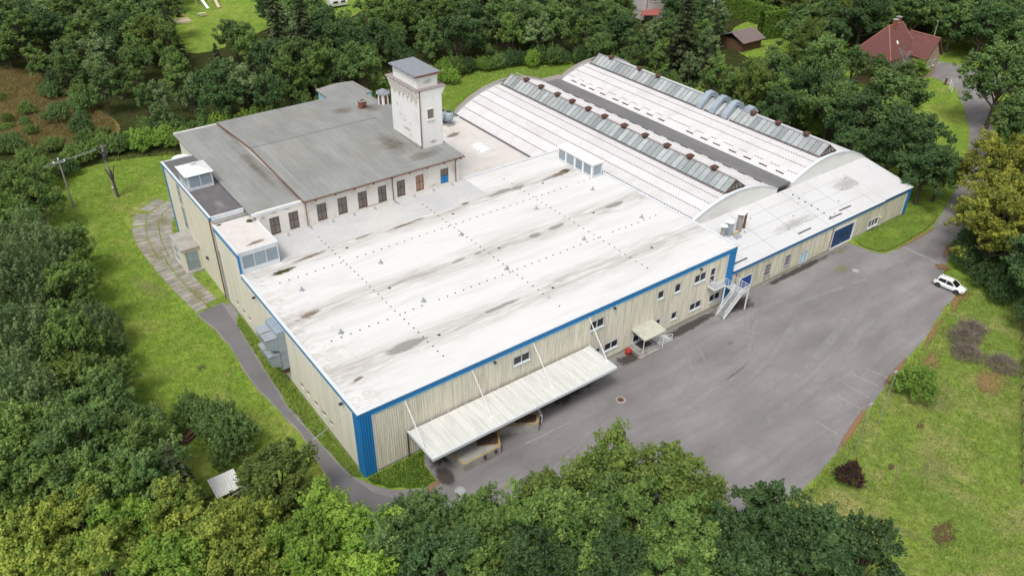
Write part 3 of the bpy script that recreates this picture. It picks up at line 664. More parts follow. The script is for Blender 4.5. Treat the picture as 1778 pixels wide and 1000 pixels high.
box('back_wall', 'gable', hall, .2, LX - .02, WY - .019, WY + .02, 0, 8.93); box('side_wall', 'gable', hall, LX - .119, LX - .02, 1.4, WY - .03, 0, 8.93)
# roof wear and fittings
for x, y, rx, ry, a, mt in ((4.6, 29.2, 2.6, .75, .05, 'stain_moss'), (8.8, 30.6, 4.2, .6, .08, 'stain_brown'), (17, 31.2, 2.6, .35, .08, 'stain_brown'), (23, 30.8, 3.6, .55, .05, 'stain_brown'), (25.4, 31, 1.6, .45, .05, 'stain_puddle'), (33.5, 31.2, 1.3, .6, 0, 'stain_brown'), (40, 31.1, 4.6, 1.0, .02, 'stain_puddle'), (43, 31, 2.4, 1.0, 0, 'stain_puddle'), (49.5, 30.8, 4, .7, 0, 'stain_puddle'), (52.4, 31.2, 2.0, .9, .1, 'stain_moss'), (51.5, 31.0, 3.2, 1.0, .1, 'stain_brown'), (3.2, 18.6, 2.8, .9, .1, 'stain_brown'), (24.2, 18.6, 2.2, .35, .05, 'stain_puddle'), (27.3, 18.6, 1.3, .3, .1, 'stain_brown'), (36.2, 18.0, 1.9, 1.0, 0, 'stain_puddle'), (40.4, 18.2, 2.8, .8, .06, 'stain_puddle'), (51.4, 18.3, 3.2, .85, 0, 'stain_puddle'), (2.5, 4.9, 1.2, .55, .2, 'stain_brown'), (9.5, 6.9, 4.6, 1.3, .03, 'stain_puddle'), (23, 7.0, 5, .7, .02, 'stain_puddle')):
    stain('roof_stain', x, y, 8.92, rx, ry, a, mt, hall)
fx = MB()
def dot(x, y): fx.lathe((x, y, 8.92), ((.11, 0), (.09, .05), (.02, .06)), 6)
rg = random.Random(8)
for y0 in (26.9, 12.5):
    x = 3.2
    while x < 54:
        if rg.random() > .05: dot(x, y0 + rg.uniform(-.05, .05))
        x += 1.18
for x0 in (11.9, 28.4, 43.0):
    y = 3.0
    while y < 34.8:
        if rg.random() > .04: dot(x0 + rg.uniform(-.05, .05), y)
        y += 1.05
o = fx.build('roof_fixings', 'dark_metal', hall); o['kind'] = 'stuff'
for x in (4.7, 15.6, 28.0, 41.0, 51.8):
    for y in (13.2, 23.8): 
        a = MB().lathe((x, y, 8.92), ((.36, 0), (.30, .07), (.09, .09), (.09, .42), (.16, .43), (.14, .5)), 10).build('roof_aerator', 'galvanised', hall)
for k in range(9):
    x = 8.8 + 3.3 * k
    MB().lathe((x, 37.2, 8.92), ((.26, 0), (.2, .07), (.08, .09), (.08, .36), (.14, .37), (.12, .44)), 10).build('roof_aerator', 'galvanised', hall)
for x, y in ((13.7, 18.1), (13.6, 6.5), (47.1, 18.2), (30.3, 18.1), (30.2, 6.5), (47.1, 6.4), (30.4, 29.6), (47, 29.9), (13.8, 29.8)):
    MB().lathe((x, y, 8.92), ((.2, 0), (.15, .05), (.06, .08)), 10).build('roof_drain', 'dark_metal', hall)
# flood lights on the walls
for x in (16.6, 34.5, 49.8): MB().box(x - .12, x + .12, -.42, -.12, 7.85, 8.05).tube((x, -.1, 8.0), (x, .05, 8.0), .03).build('wall_lamp', 'dark_metal', hall)
for y in (3.4, 27.0): MB().box(-.5, -.14, y - .14, y + .14, 7.95, 8.14).tube((-.2, y, 8.05), (.05, y, 8.05), .03).build('wall_lamp', 'dark_metal', hall)
# penthouse on the roof corner with three big panes
ph = box('roof_penthouse', 'white_trim', hall, .14, 5.2, 31.62, 40.4, 8.93, 11.75)
box('penthouse_roof', 'low_membrane', ph, .25, 5.1, 31.75, 40.35, 11.751, 11.9)
MB().box(-.05, 5.35, 31.45, 31.74, 11.75, 12.03).box(5.1, 5.35, 31.75, 38.3, 11.75, 12.03).box(-.05, .24, 31.75, 40.4, 11.75, 12.03).build('penthouse_coping', 'white_trim', ph)
for k in range(3):
    a = .55 + k * 1.55; box('pane', 'grey_glass', ph, a, a + 1.38, 31.56, 31.615, 9.55, 11.3)
MB().box(.14, 5.2, 31.5, 31.61, 8.93, 9.5).box(.14, 5.2, 31.5, 31.61, 11.35, 11.74).box(.14, .5, 31.5, 31.61, 9.5, 11.35).box(1.97, 2.06, 31.5, 31.61, 9.5, 11.35).box(3.52, 3.61, 31.5, 31.61, 9.5, 11.35).box(5.07, 5.2, 31.5, 31.61, 9.5, 11.35).build('pane_frame', 'white_trim', ph)
panels(hall, 'side_panel', 'cladding_side', (0.0, 31.6, 0), YA, LEFT, 8.6, 8.31, 11.3, .32, .02, 9)
box('fascia', 'blue_trim', hall, -.10, .02, 31.46, 40.0, 11.31, 11.74); box('penthouse_corner', 'blue_trim', hall, -.10, .13, 31.35, 31.6, 8.94, 11.74)
stain('roof_stain', 3, 33, 11.9, 2.2, .6, .1, 'stain_brown', hall); stain('roof_stain', 4.4, 38.8, 11.9, .7, .9, .1, 'stain_moss', hall); stain('roof_stain', .8, 40, 11.9, .5, .5, .1, 'stain_moss', hall)
# roof light box over the right edge
rl = box('roof_lantern', 'white_trim', hall, 54.15, 56.2, 26.7, 35.0, 8.93, 11.2)
MB().box(53.95, 56.35, 26.5, 35.2, 11.2, 11.42).build('lantern_roof', 'white_paint', rl)
for k in range(4): box('pane', 'grey_glass', rl, 54.09, 54.145, 27.1 + k * 1.95 + (.25 if k > 1 else 0), 28.65 + k * 1.95 + (.25 if k > 1 else 0), 9.5, 10.9)
box('pane', 'grey_glass', rl, 54.45, 55.9, 26.64, 26.695, 9.5, 10.9)
for y in (26.7, 28.82, 30.77, 32.97, 34.8): box('lantern_post', 'white_paint', rl, 54.05, 54.149, y - .02, y + .22, 8.93, 11.19)

# loading canopy hung on four rods
cn = box('loading_canopy', 'dark_metal', hall, 5.4, 30.5, -5.05, -.25, 3.72, 3.86)
npn = 21; pw = 25.3 / npn
V, Fc = [], []
for k in range(5):
    for t in (0, .10, .5, .6):
        a = (k + t) * pw / 5; z = .07 if t in (.10, .5) else 0
        V += [(a, -5.2, z), (a, -.32, z + .06)]
V += [(pw - .01, -5.2, 0), (pw - .01, -.32, .06)]
for i in range(len(V) // 2 - 1): Fc.append((2 * i, 2 * i + 2, 2 * i + 3, 2 * i + 1))
me = bpy.data.meshes.new('roof_sheet'); me.from_pydata(V, [], Fc); me.materials.append(M['canopy_sheet'])
for k in range(npn): link('roof_sheet', me, cn, (5.3 + k * pw, 0, 3.88))
MB().box(5.22, 30.68, -5.32, -5.2, 3.62, 4.0).box(5.2, 5.29, -5.19, -.2, 3.66, 4.02).box(30.61, 30.7, -5.19, -.2, 3.66, 4.02).build('canopy_edge', 'white_trim', cn)
mb = MB()
for k in range(12):
    x = 6 + k * 2.2; mb.box(x, x + .12, -.30, .0, 3.75, 3.97)
mb.build('canopy_bracket', 'galvanised', cn)
box('back_gap_shade', 'rust', cn, 5.4, 30.5, -.31, -.055, 3.70, 3.78)  # dark strip added to paint the shade in the gap behind the canopy
for x in (5.3, 13.7, 22.1, 30.5): MB().tube((x, -.05, 8.1), (x, -3.75, 3.98), .055).box(x - .14, x + .14, -3.9, -3.6, 3.93, 4.02).build('tie_rod', 'white_paint', cn)
box('post', 'rust', hall, 5.2, 5.32, -.14, -.02, 0, 3.66)
# entrance canopy
ec = MB().hexa(((38.0, -2.6, 2.72), (41.8, -2.6, 2.72), (41.8, -.06, 3.0), (38, -.06, 3.0)), ((38.0, -2.6, 2.9), (41.8, -2.6, 2.9), (41.8, -.06, 3.18), (38, -.06, 3.18))).build('entrance_canopy', 'canopy_moss', hall)
for k in range(9): MB().hexa(*[[(38.2 + k * .42 + dx, y, z + dz) for dx, y, z in ((0, -2.58, 2.9), (.08, -2.58, 2.9), (.08, -.08, 3.18), (0, -.08, 3.18))] for dz in (0, .05)]).build('canopy_rib', 'canopy_moss', ec)
for x in (38.1, 41.7): MB().tube((x, -2.4, 0.55 if x < 40 else 0), (x, -2.4, 2.75), .05).build('canopy_post', 'white_paint', ec)

es = thing('entrance_steps', (39.6, -1.0, 0), 'grey concrete entrance steps with side ramp under the small mossy canopy', 'steps')
box('platform', 'concrete', es, 38.15, 41.0, -1.75, -.10, 0, .6)
box('step', 'concrete', es, 37.85, 41.3, -2.15, -1.751, 0, .4); box('step', 'concrete', es, 37.6, 41.3, -2.55, -2.151, 0, .2); box('step', 'concrete', es, 37.85, 38.149, -1.75, -.10, 0, .4)
box('door_mat', 'dark_metal', es, 38.7, 40.6, -1.6, -.3, .6, .62)
MB().hexa(((41.301, -2.0, .0), (44.0, -2.0, 0), (44, -.5, 0), (41.301, -.5, .0)), ((41.301, -2.0, .58), (44, -2.0, .06), (44, -.5, .06), (41.301, -.5, .58))).build('ramp', 'grating_light', es)
MB().tube((41.4, -1.95, .5), (41.4, -1.95, 1.5), .04).tube((43.9, -1.95, .05), (43.9, -1.95, 1.0), .04).tube((41.4, -1.95, 1.5), (43.9, -1.95, 1.0), .04).tube((41.4, -1.95, 1.05), (43.9, -1.95, .55), .03).build('handrail', 'white_paint', es)

rb = thing('litter_bin', (37.2, -.75, 0), 'small red plastic bin on the ground beside the entrance steps', 'bin')
MB().lathe((37.2, -.75, 0), ((.32, 0), (.42, .1), (.45, .55), (.40, .62), (.3, .8), (.1, .86)), 12).build('bin_body', 'red_plastic', rb); MB().box(36.95, 37.45, -1.22, -1.12, .35, .55).build('bin_flap', 'dark_metal', rb)

# external steel stair
st = thing('metal_staircase', (55, -1.6, 0), 'white steel outside staircase with two flights and railings at the hall corner', 'staircase')
box('landing', 'steel_grate', st, 51.9, 54.0, -1.35, -.12, 4.42, 4.5); MB().box(51.85, 54.0, -1.42, -1.35, 4.3, 4.55).box(51.83, 51.9, -1.35, -.12, 4.3, 4.55).build('landing_edge', 'white_paint', st)
box('landing', 'steel_grate', st, 55.8, 57.3, -2.95, -.3, 2.92, 3.0)
for k in range(7): x = 54.1 + k * .25; box('tread', 'steel_grate', st, x, x + .24, -1.3, -.25, 4.25 - k * .2, 4.30 - k * .2)
for k in range(14): x = 55.55 - k * .2; box('tread', 'steel_grate', st, x, x + .23, -2.88, -1.72, 2.78 - k * .2, 2.83 - k * .2)
for y in (-1.36, -.22): MB().hexa(((54.0, y, 4.25), (55.8, y, 2.8), (55.8, y + .05, 2.8), (54, y + .05, 4.25)), ((54.0, y, 4.5), (55.8, y, 3.05), (55.8, y + .05, 3.05), (54, y + .05, 4.5))).build('stringer', 'white_paint', st)
for y in (-2.95, -1.68): MB().hexa(((52.85, y, 0), (55.8, y, 2.75), (55.8, y + .06, 2.75), (52.85, y + .06, 0)), ((52.75, y, .28), (55.8, y, 3.05), (55.8, y + .06, 3.05), (52.75, y + .06, .28))).build('stringer', 'white_paint', st)
for x, y, z in ((53.95, -1.38, 4.4), (57.2, -2.9, 2.95), (57.2, -.35, 2.95), (55.75, -1.5, 2.95)): box('post', 'white_paint', st, x - .07, x + .07, y - .07, y + .07, 0, z)
def rail(pts, h, n):
    mb = MB()
    for a, b in zip(pts[:-1], pts[1:]):
        for f in (1, .66, .33): mb.tube((a[0], a[1], a[2] + h * f), (b[0], b[1], b[2] + h * f), .032 if f == 1 else .02, n=6)
        for k in range(n + 1):
            t = k / n; p = [a[i] + (b[i] - a[i]) * t for i in range(3)]; mb.tube(p, (p[0], p[1], p[2] + h), .025, n=6)
    mb.build('railing', 'white_paint', st)
rail([(51.9, -.15, 4.5), (51.9, -1.38, 4.5), (54.0, -1.38, 4.5), (55.75, -1.38, 3.05)], 1.05, 3)
rail([(57.25, -.32, 3), (57.25, -2.93, 3), (55.8, -2.93, 3), (52.8, -2.93, .2)], 1.05, 4); rail([(55.8, -1.68, 3), (52.8, -1.68, .2)], 1.05, 5)

# loading docks
for i, (poly, plate, lab) in enumerate((([(8.2, -.3), (8.8, -5.6), (13.65, -5.55), (14.9, -3.3), (14.9, -.3)], [(11.5, -4.0), (13.6, -5.15), (14.5, -3.6), (12.5, -2.5)], 'concrete loading dock with brown steel leveller, left half under the long canopy'),
                                        ([(14.95, -.3), (14.95, -3.0), (19.1, -5.25), (20.2, -4.1), (20.4, -.3)], [(17.0, -3.55), (19.0, -4.8), (19.9, -3.9), (18.0, -2.3)], 'concrete loading dock with steel leveller jutting out under the canopy middle'))):
    d = thing('loading_dock', (poly[1][0] + 2, -2.5, 0), lab, 'loading dock', 'loading docks under the canopy')
    MB().prism(poly, 0, 1.18).build('dock_block', 'concrete', d)
    MB().prism(plate, 1.18, 1.23).build('leveller', 'dock_steel', d)
    mb = MB()
    for a, b in zip(poly[:-1], poly[1:]):
        L = math.hypot(b[0] - a[0], b[1] - a[1]); nx, ny = -(b[1] - a[1]) / L * .16, (b[0] - a[0]) / L * .16
        mb.hexa(((a[0] + nx * .2, a[1] + ny * .2, 1.18), (b[0] + nx * .2, b[1] + ny * .2, 1.18), (b[0] + nx, b[1] + ny, 1.18), (a[0] + nx, a[1] + ny, 1.18)), ((a[0] + nx * .2, a[1] + ny * .2, 1.195), (b[0] + nx * .2, b[1] + ny * .2, 1.195), (b[0] + nx, b[1] + ny, 1.195), (a[0] + nx, a[1] + ny, 1.195)))
    mb.build('edge_line', 'yellow_paint', d)
    mb = MB()
    for a, b in zip(plate, plate[1:] + plate[:1]):
        n_ = 9
        for q in range(0, n_, 2):
            p0 = [a[j] + (b[j] - a[j]) * q / n_ for j in (0, 1)]; p1 = [a[j] + (b[j] - a[j]) * (q + 1) / n_ for j in (0, 1)]
            L = math.hypot(b[0] - a[0], b[1] - a[1]); nx, ny = (b[1] - a[1]) / L * .13, -(b[0] - a[0]) / L * .13
            if q == 0: continue
            mb.hexa(((p0[0], p0[1], 1.23), (p1[0], p1[1], 1.23), (p1[0] + nx, p1[1] + ny, 1.23), (p0[0] + nx, p0[1] + ny, 1.23)), ((p0[0], p0[1], 1.245), (p1[0], p1[1], 1.245), (p1[0] + nx, p1[1] + ny, 1.245), (p0[0] + nx, p0[1] + ny, 1.245)))
    mb.build('hazard_edge', 'yellow_paint', d)
    if i: MB().prism([(20.05, -4.3), (20.3, -4.45), (20.75, -3.0), (20.5, -2.9)], 0, 1.35).build('guard_plate', 'white_trim', d)
    a, b = poly[1 + i], poly[2 + i]
    for t in (.55, .85):
        x, y = a[0] + (b[0] - a[0]) * t, a[1] + (b[1] - a[1]) * t; box('bumper', 'dark_metal', d, x - .12, x + .12, y - .16, y + .1, .6, 1.1)

# ventilation hoods on the left wall
vd = thing('ventilation_unit', (-.8, 20.2, 1.7), 'grey sheet metal ventilation unit with four hoods on the long left wall', 'ventilation unit')
MB().box(-.95, -.03, 18.5, 21.9, 5.2, 8.05).build('duct_box', 'duct_metal', vd); MB().box(-.9, -.03, 18.6, 20.7, 2.6, 5.19).build('duct_box', 'duct_metal', vd)
for y0, z0 in ((18.55, 5.5), (20.3, 5.5), (18.55, 3.1), (20.3, 3.1)):
    MB().hexa(((-2.1, y0, z0 + .55), (-.96, y0, z0), (-.96, y0 + 1.55, z0), (-2.1, y0 + 1.55, z0 + .55)), ((-2.3, y0, z0 + 1.75), (-.96, y0, z0 + 1.95), (-.96, y0 + 1.55, z0 + 1.95), (-2.3, y0 + 1.55, z0 + 1.75))).build('hood', 'duct_metal', vd)
    MB().box(-2.36, -.96, y0 - .04, y0 + 1.59, z0 + 1.951, z0 + 1.99).build('hood_top', 'galvanised', vd)
MB().box(-.8, -.02, 18.7, 19.2, 1.9, 2.6).build('bracket', 'rust', vd)

# ---------------------------------------------------------------- stairwell block at the far left
sb = thing('stairwell_block', (2.2, 51, 0), 'tall beige stairwell block with blue edges and glazed roof lantern', 'building')
box('wall', 'beige_smooth', sb, 0.0, 4.5, 40.85, 61.5, -.05, 12.55)
box('roof', 'roof_dark', sb, .12, 4.45, 40.95, 61.4, 12.551, 12.8)
MB().box(-.12, .11, 40.7, 61.6, 12.45, 12.9).build('coping', 'blue_trim', sb); MB().box(-.16, .14, 40.68, 61.62, 12.901, 12.96).build('coping_cap', 'white_trim', sb)
box('coping', 'white_trim', sb, .12, 4.5, 40.72, 40.94, 12.3, 12.92); box('coping', 'white_trim', sb, .12, 4.5, 61.41, 61.6, 12.5, 12.92)
box('corner_trim', 'blue_trim', sb, -.06, .3, 61.501, 61.7, 0, 12.44); box('corner_trim', 'blue_trim', sb, -.10, -.002, 61.0, 61.5, 0, 12.44)
window(sb, YA, LEFT, (0, 0), 54.2, 55.2, 9.0, 12.0, 0, 2, pmat='grey_glass', fmat='galvanised', sill=False, back=-.05); window(sb, YA, LEFT, (0, 0), 54.2, 55.2, 4.9, 8.3, 0, 2, pmat='grey_glass', fmat='galvanised', sill=False, back=-.05)
box('wall_vent', 'dark_metal', sb, -.25, .0, 46.3, 46.9, 3.7, 3.95)
MB().tube((-.1, 41.1, 0), (-.1, 41.1, 12.4), .08).build('drainpipe', 'rust_pipe', sb)
box('chase_wall', 'concrete', sb, .25, 5.0, 40.42, 40.84, 0, 12.2)
mb = MB()
for y in (40.02, 40.38): mb.tube((-.05, y, .4), (-.05, y, 11.6), .05, n=6)
for k in range(28): mb.tube((-.05, 40.02, .6 + k * .4), (-.05, 40.38, .6 + k * .4), .04, n=6)
mb.build('ladder', 'galvanised', sb)
ln = box('roof_lantern', 'white_trim', sb, .3, 3.8, 49.9, 53.9, 12.8, 15.0)
for a, b in ((.55, 1.95), (2.15, 3.55)): box('pane', 'grey_glass', ln, a, b, 49.84, 49.895, 13.35, 14.8)
for a, b in ((50.2, 51.8), (52.0, 53.6)): box('pane', 'grey_glass', ln, .24, .295, a, b, 13.35, 14.8)
ap = (2.05, 51.9, 15.75); q = ((.05, 49.65, 15.0), (4.05, 49.65, 15.0), (4.05, 54.15, 15.0), (.05, 54.15, 15.0))
mb = MB()
for a, b in zip(q, q[1:] + q[:1]): mb.face((a, b, ap))
mb.face(q[::-1]); mb.build('lantern_roof', 'white_paint', ln)
mb = MB()
for a in q: mb.tube(a, ap, .035, n=5)
for t in (.25, .5, .75): 
    for a, b in zip(q, q[1:] + q[:1]): mb.tube([a[j] + (b[j] - a[j]) * t for j in range(3)], ap, .025, n=5)
mb.build('glazing_bars', 'galvanised', ln)
for x, y, rx, ry in ((2.4, 44, 1.2, 2.4), (2.4, 58, 1, 2)): stain('roof_stain', x, y, 12.8, rx, ry, 0, 'stain_grey', sb)
MB().lathe((3.0, 62.3, 0), ((1.6, 0), (1.6, 12.0), (1.3, 12.5), (.4, 12.6)), 18).build('round_bay', 'white_paint', sb)

pr = thing('entrance_porch', (-1.3, 53, 0), 'small beige flat roofed porch with gridded glass door beside the slab path', 'porch')
box('wall', 'beige_smooth', pr, -2.5, -.02, 50.4, 55.7, 0, 3.75); box('roof', 'concrete', pr, -2.7, -.02, 50.2, 55.9, 3.751, 4.0)
window(pr, XA, FRONT, (0, 50.4), -2.1, -.5, .55, 3.3, 1, 1, pmat='grey_glass', fmat='galvanised', sill=False, name='glazed_door', back=-.05)
window(pr, YA, LEFT, (-2.5, 0), 52.6, 54.6, .7, 3.2, 0, 1, pmat='grey_glass', fmat='white_trim', sill=False, back=-.05)
box('door_step', 'concrete', pr, -2.4, -.2, 50.0, 50.39, 0, .3)

# ---------------------------------------------------------------- old masonry building
ob = thing('old_factory_building', (21, 54, 0), 'old cream plastered building with grey felt gable roof and brown windows', 'building')
OW = [(6.8, 8.2), (9.5, 10.9), (13.6, 15.05), (16.75, 18.2), (19.9, 21.35), (23.1, 24.5), (26.2, 27.6), (29.4, 30.8)]
mb = MB(); xs = [5.2] + [v for a in OW for v in a] + [33.7, 35.15] + [37.0]
for i in range(0, len(xs), 2): mb.box(xs[i], xs[i + 1], 38.05, 38.4, 0, 13.05)
for a, b in OW: mb.box(a, b, 38.05, 38.4, 0, 9.2).box(a, b, 38.05, 38.4, 11.8, 13.05)
mb.box(33.7, 35.15, 38.05, 38.4, 0, 9.15).box(33.7, 35.15, 38.05, 38.4, 11.65, 13.05)
mb.build('front_wall', 'plaster', ob)
MB().box(5.2, 5.5, 38.41, 70.5, 0, 12.6).box(36.7, 37.0, 38.41, 70.5, 0, 13.05).box(5.2, 37.0, 70.51, 70.8, 0, 12.6).build('wall', 'plaster', ob)
box('interior', 'dark_metal', ob, 5.6, 36.6, 39.2, 70.4, 0, 12.5)
for i, (a, b) in enumerate(OW):
    window(ob, XA, FRONT, (0, 38.28), a + .06, b - .06, 9.26, 11.74, 1, 1, fmat='rust_pipe' if i == 7 else 'wood_brown', pmat='boarded_pane' if i == 7 else 'old_pane', fr=.06, proud=.08, back=-.02, sillmat='rust_pipe')
dr = window(ob, XA, FRONT, (0, 38.28), 33.76, 35.09, 9.2, 11.6, 1, 1, fmat='wood_brown', pmat='old_pane', fr=.06, proud=.08, back=-.02, sill=False, name='roof_door')
for a, b in ((33.8, 34.38), (34.47, 35.05)): box('blue_leaf', 'blue_trim', dr, a, b, 38.16, 38.2, 9.22, 10.36)
ridge = (56.0, 14.15)
rf = MB().extrude_x([(37.35, 13.08), (ridge[0], ridge[1] - .12), (71.2, 12.95), (71.2, 13.1), ridge, (37.35, 13.22)], 11.7, 37.6).build('gable_roof', 'grey_felt', ob)
MB().extrude_x([(38.4, 13.0), (ridge[0], ridge[1] - .15), (70.6, 12.9), (70.6, 12.3), (38.4, 12.3)], 11.95, 12.2).build('gable_wall', 'plaster', ob)
MB().extrude_x([(38.4, 13.0), (ridge[0], ridge[1] - .15), (70.6, 12.9), (70.6, 12.3), (38.4, 12.3)], 36.71, 36.98).build('gable_wall', 'plaster', ob)
MB().hexa(((11.58, 37.3, 13.0), (11.69, 37.3, 13.0), (11.69, ridge[0], 13.95), (11.58, ridge[0], 13.95)), ((11.58, 37.3, 13.24), (11.69, 37.3, 13.24), (11.69, ridge[0], 14.2), (11.58, ridge[0], 14.2))).hexa(((11.58, ridge[0] + .002, 13.95), (11.69, ridge[0] + .002, 13.95), (11.69, 71.2, 12.9), (11.58, 71.2, 12.9)), ((11.58, ridge[0] + .002, 14.2), (11.69, ridge[0] + .002, 14.2), (11.69, 71.2, 13.14), (11.58, 71.2, 13.14))).build('verge', 'rust_pipe', rf)
MB().tube((11.8, ridge[0], 14.17), (33, ridge[0], 14.17), .07, n=6).build('ridge_seam', 'grey_slate', rf)
for x in (13.2, 36.2):
    MB().hexa(*[[(x + dx, y, z + dz) for dx, y, z in ((0, 37.5, 13.228), (.09, 37.5, 13.228), (.09, 55.9, 14.145), (0, 55.9, 14.145))] for dz in (0, .025)]).build('felt_seam', 'galvanised', rf)
MB().box(12, 37.3, 39.2, 39.28, 13.31, 13.34).build('felt_seam', 'galvanised', rf)
lr_ = box('low_roof', 'grey_felt', ob, 4.62, 11.94, 38.4, 70.9, 12.601, 12.8)
MB().box(4.62, 11.6, 38.0, 38.39, 12.6, 13.0).build('coping', 'white_trim', lr_); MB().box(4.62, 11.9, 70.91, 71.1, 12.6, 13.0).build('coping', 'gable', lr_)
MB().tube((11.6, 37.3, 13.02), (37.7, 37.3, 12.98), .09, n=8).build('gutter', 'rust_pipe', ob)
for k in range(9): MB().box(13.2 + k * 2.95, 13.45 + k * 2.95, 37.2, 37.6, 12.82, 13.05).build('gutter_bracket', 'rust', ob)
for x in (12.0, 25.45, 36.3): MB().tube((x, 37.3, 12.95), (x, 37.86, 12.5), .07).tube((x, 37.86, 12.5), (x, 37.86, 9.1), .07).build('drainpipe', 'rust_pipe', ob)
MB().tube((25.45, 37.86, 9.1), (25.6, 36.4, 9.0), .07).build('drainpipe', 'galvanised', ob)
sl = (ridge[1] - 13.22) / (ridge[0] - 37.35)
def roofz(y): return 13.22 + sl * (y - 37.35)
for x, y, rx, ry, a in ((30, 45, 4.4, 4.6, .3), (30.5, 47.5, 3, 6, 0), (33, 40.6, 5, 2.4, 0)):
    stain('roof_stain', x, y, roofz(y) + .01, rx, ry, a, 'stain_felt', ob, ((1, 0, 0), (0, 1, sl)))
for x, y, rx, ry in ((34.5, 61, 2.4, 3.4), (30, 63, 3, 3)): stain('roof_stain', x, y, ridge[1] - (y - 56) * .069 + .02, rx, ry, 0, 'stain_felt', ob, ((1, 0, 0), (0, 1, -.069)))
for x, y, rx, ry in ((10.6, 52, 1.3, 13),): stain('roof_stain', x, y, 12.8, rx, ry, 0, 'stain_felt', ob)
for x, z, rx, rz in ((9.4, 12.5, 1.3, .3), (6.0, 12.2, .7, .5), (7.6, 12.45, 1.2, .25), (22, 9.2, 6, .25), (32.3, 9.4, 1.2, .3)):
    stain('wall_stain', x, 38.045, z, rx, rz, 0, 'stain_plaster', ob, ((1, 0, 0), (0, 0, 1)))

ch = thing('roof_chimney', (33.4, 61.9, 13.7), 'short red brick chimney stack on the grey felt roof', 'chimney')
MB().box(32.85, 33.95, 61.4, 62.4, 13.55, 14.95).build('stack', 'brick_red', ch); MB().box(32.75, 34.05, 61.3, 62.5, 14.951, 15.1).build('cap', 'concrete', ch)
for x in (33.1, 33.5): box('flue', 'dark_metal', ch, x, x + .25, 61.6, 62.2, 15.1, 15.16)
MB().box(33.2, 33.7, 61.36, 61.39, 13.95, 14.4).build('soot_door', 'dark_metal', ch)
cu = thing('roof_cupola', (37.4, 62, 13.0), 'small white cupola with blue grey hexagon roof beside the tower', 'cupola')
MB().box(36.3, 38.5, 60.6, 63.2, 12.7, 13.5).build('base', 'concrete', cu)
MB().lathe((37.4, 61.9, 13.5), ((1.0, 0), (1.0, 2.1)), 6).build('drum', 'tower_plaster', cu)
MB().lathe((37.4, 61.9, 15.6), ((1.35, 0), (1.35, .08), (.06, .75)), 6).build('roof', 'slate_planks', cu)
for k in range(6):
    t = math.pi / 3 * k + math.pi / 6; x, y = 37.4 + .88 * math.cos(t), 61.9 + .88 * math.sin(t); tx, ty = -math.sin(t) * .22, math.cos(t) * .22; nx, ny = math.cos(t) * .04, math.sin(t) * .04
    MB().hexa(((x - tx - nx, y - ty - ny, 13.8), (x + tx - nx, y + ty - ny, 13.8), (x + tx + nx, y + ty + ny, 13.8), (x - tx + nx, y - ty + ny, 13.8)), ((x - tx - nx, y - ty - ny, 15.3), (x + tx - nx, y + ty - ny, 15.3), (x + tx + nx, y + ty + ny, 15.3), (x - tx + nx, y - ty + ny, 15.3))).build('louvre', 'wood_brown', cu)
# ---------------------------------------------------------------- tower
tw = thing('brick_tower', (35.2, 46.8, 0), 'square white plastered tower with flared cornice and flat grey top roof', 'tower')
T0, T1, U0, U1 = 33.2, 37.1, 42.45, 51.0
box('shaft', 'tower_plaster', tw, T0, T1, U0, U1, 0, 22.0)
MB().hexa(((T0, U0, 21.3), (T1, U0, 21.3), (T1, U1, 21.3), (T0, U1, 21.3)), ((T0 - .55, U0 - .12, 22.5), (T1 + .65, U0 - .12, 22.5), (T1 + .65, U1 + .4, 22.5), (T0 - .55, U1 + .4, 22.5))).build('cornice', 'tower_plaster', tw)
box('cornice_cap', 'barrel_cap', tw, T0 - .62, T1 + .72, U0 - .2, U1 + .48, 22.501, 22.66)
for k in range(7): y = U0 + .5 + k * 1.22; MB().extrude_y([(T0 - .62, 22.3), (T0 - .05, 22.3), (T0 - .05, 20.9), (T0 - .2, 20.9)], y, y + .45).build('corbel', 'plaster', tw)
box('top_storey', 'tower_plaster', tw, 33.35, 36.85, 43.1, 50.2, 22.66, 24.45)
MB().hexa(((32.9, 42.75, 24.451), (37.25, 42.75, 24.551), (37.25, 50.6, 24.551), (32.9, 50.6, 24.451)), ((32.9, 42.75, 24.66), (37.25, 42.75, 24.78), (37.25, 50.6, 24.78), (32.9, 50.6, 24.66))).build('roof', 'slate_planks', tw)
MB().box(32.86, 37.3, 42.66, 42.745, 24.42, 24.7).build('roof_edge', 'rust_pipe', tw)
for k in range(4): box('air_hole', 'dark_metal', tw, 33.3, 33.345, 43.7 + k * 1.7, 44.0 + k * 1.7, 24.1, 24.4)
window(tw, XA, FRONT, (0, U0), 34.5, 35.55, 18.0, 19.45, 0, 0, fmat='plaster', pmat='old_pane', back=-.03, proud=.10, fr=.09)
MB().tube((33.24, U0 - .12, 22.4), (33.24, U0 - .12, 13.6), .08).tube((33.24, U0 - .12, 22.4), (33.24, U0 - .4, 22.7), .08).build('drainpipe', 'rust_pipe', tw)
box('plinth_seam', 'concrete', tw, T0 - .18, T0 - .002, U0, U1, 13.3, 13.95)
box('wall_hatch', 'plaster', tw, T0 - .05, T0 - .001, 45.0, 46.0, 14.5, 15.0)
for y, z, ry, rz in ((49.2, 18.6, .5, .9), (48.4, 17.2, .8, .25), (47, 16.6, .8, .25), (45.4, 16.6, .6, .3), (46.5, 15.4, 2.6, .5)): stain('wall_stain', T0 - .002, y, z, ry, rz, 0, 'stain_plaster', tw, ((0, -1, 0), (0, 0, 1)))
for y in (43.4, 44.7, 46, 47.2, 48.4, 49.8): stain('wall_stain', T0 - .003, y, 20.6, .5, 1.3, 0, 'stain_plaster', tw, ((0, -1, 0), (0, 0, 1)))
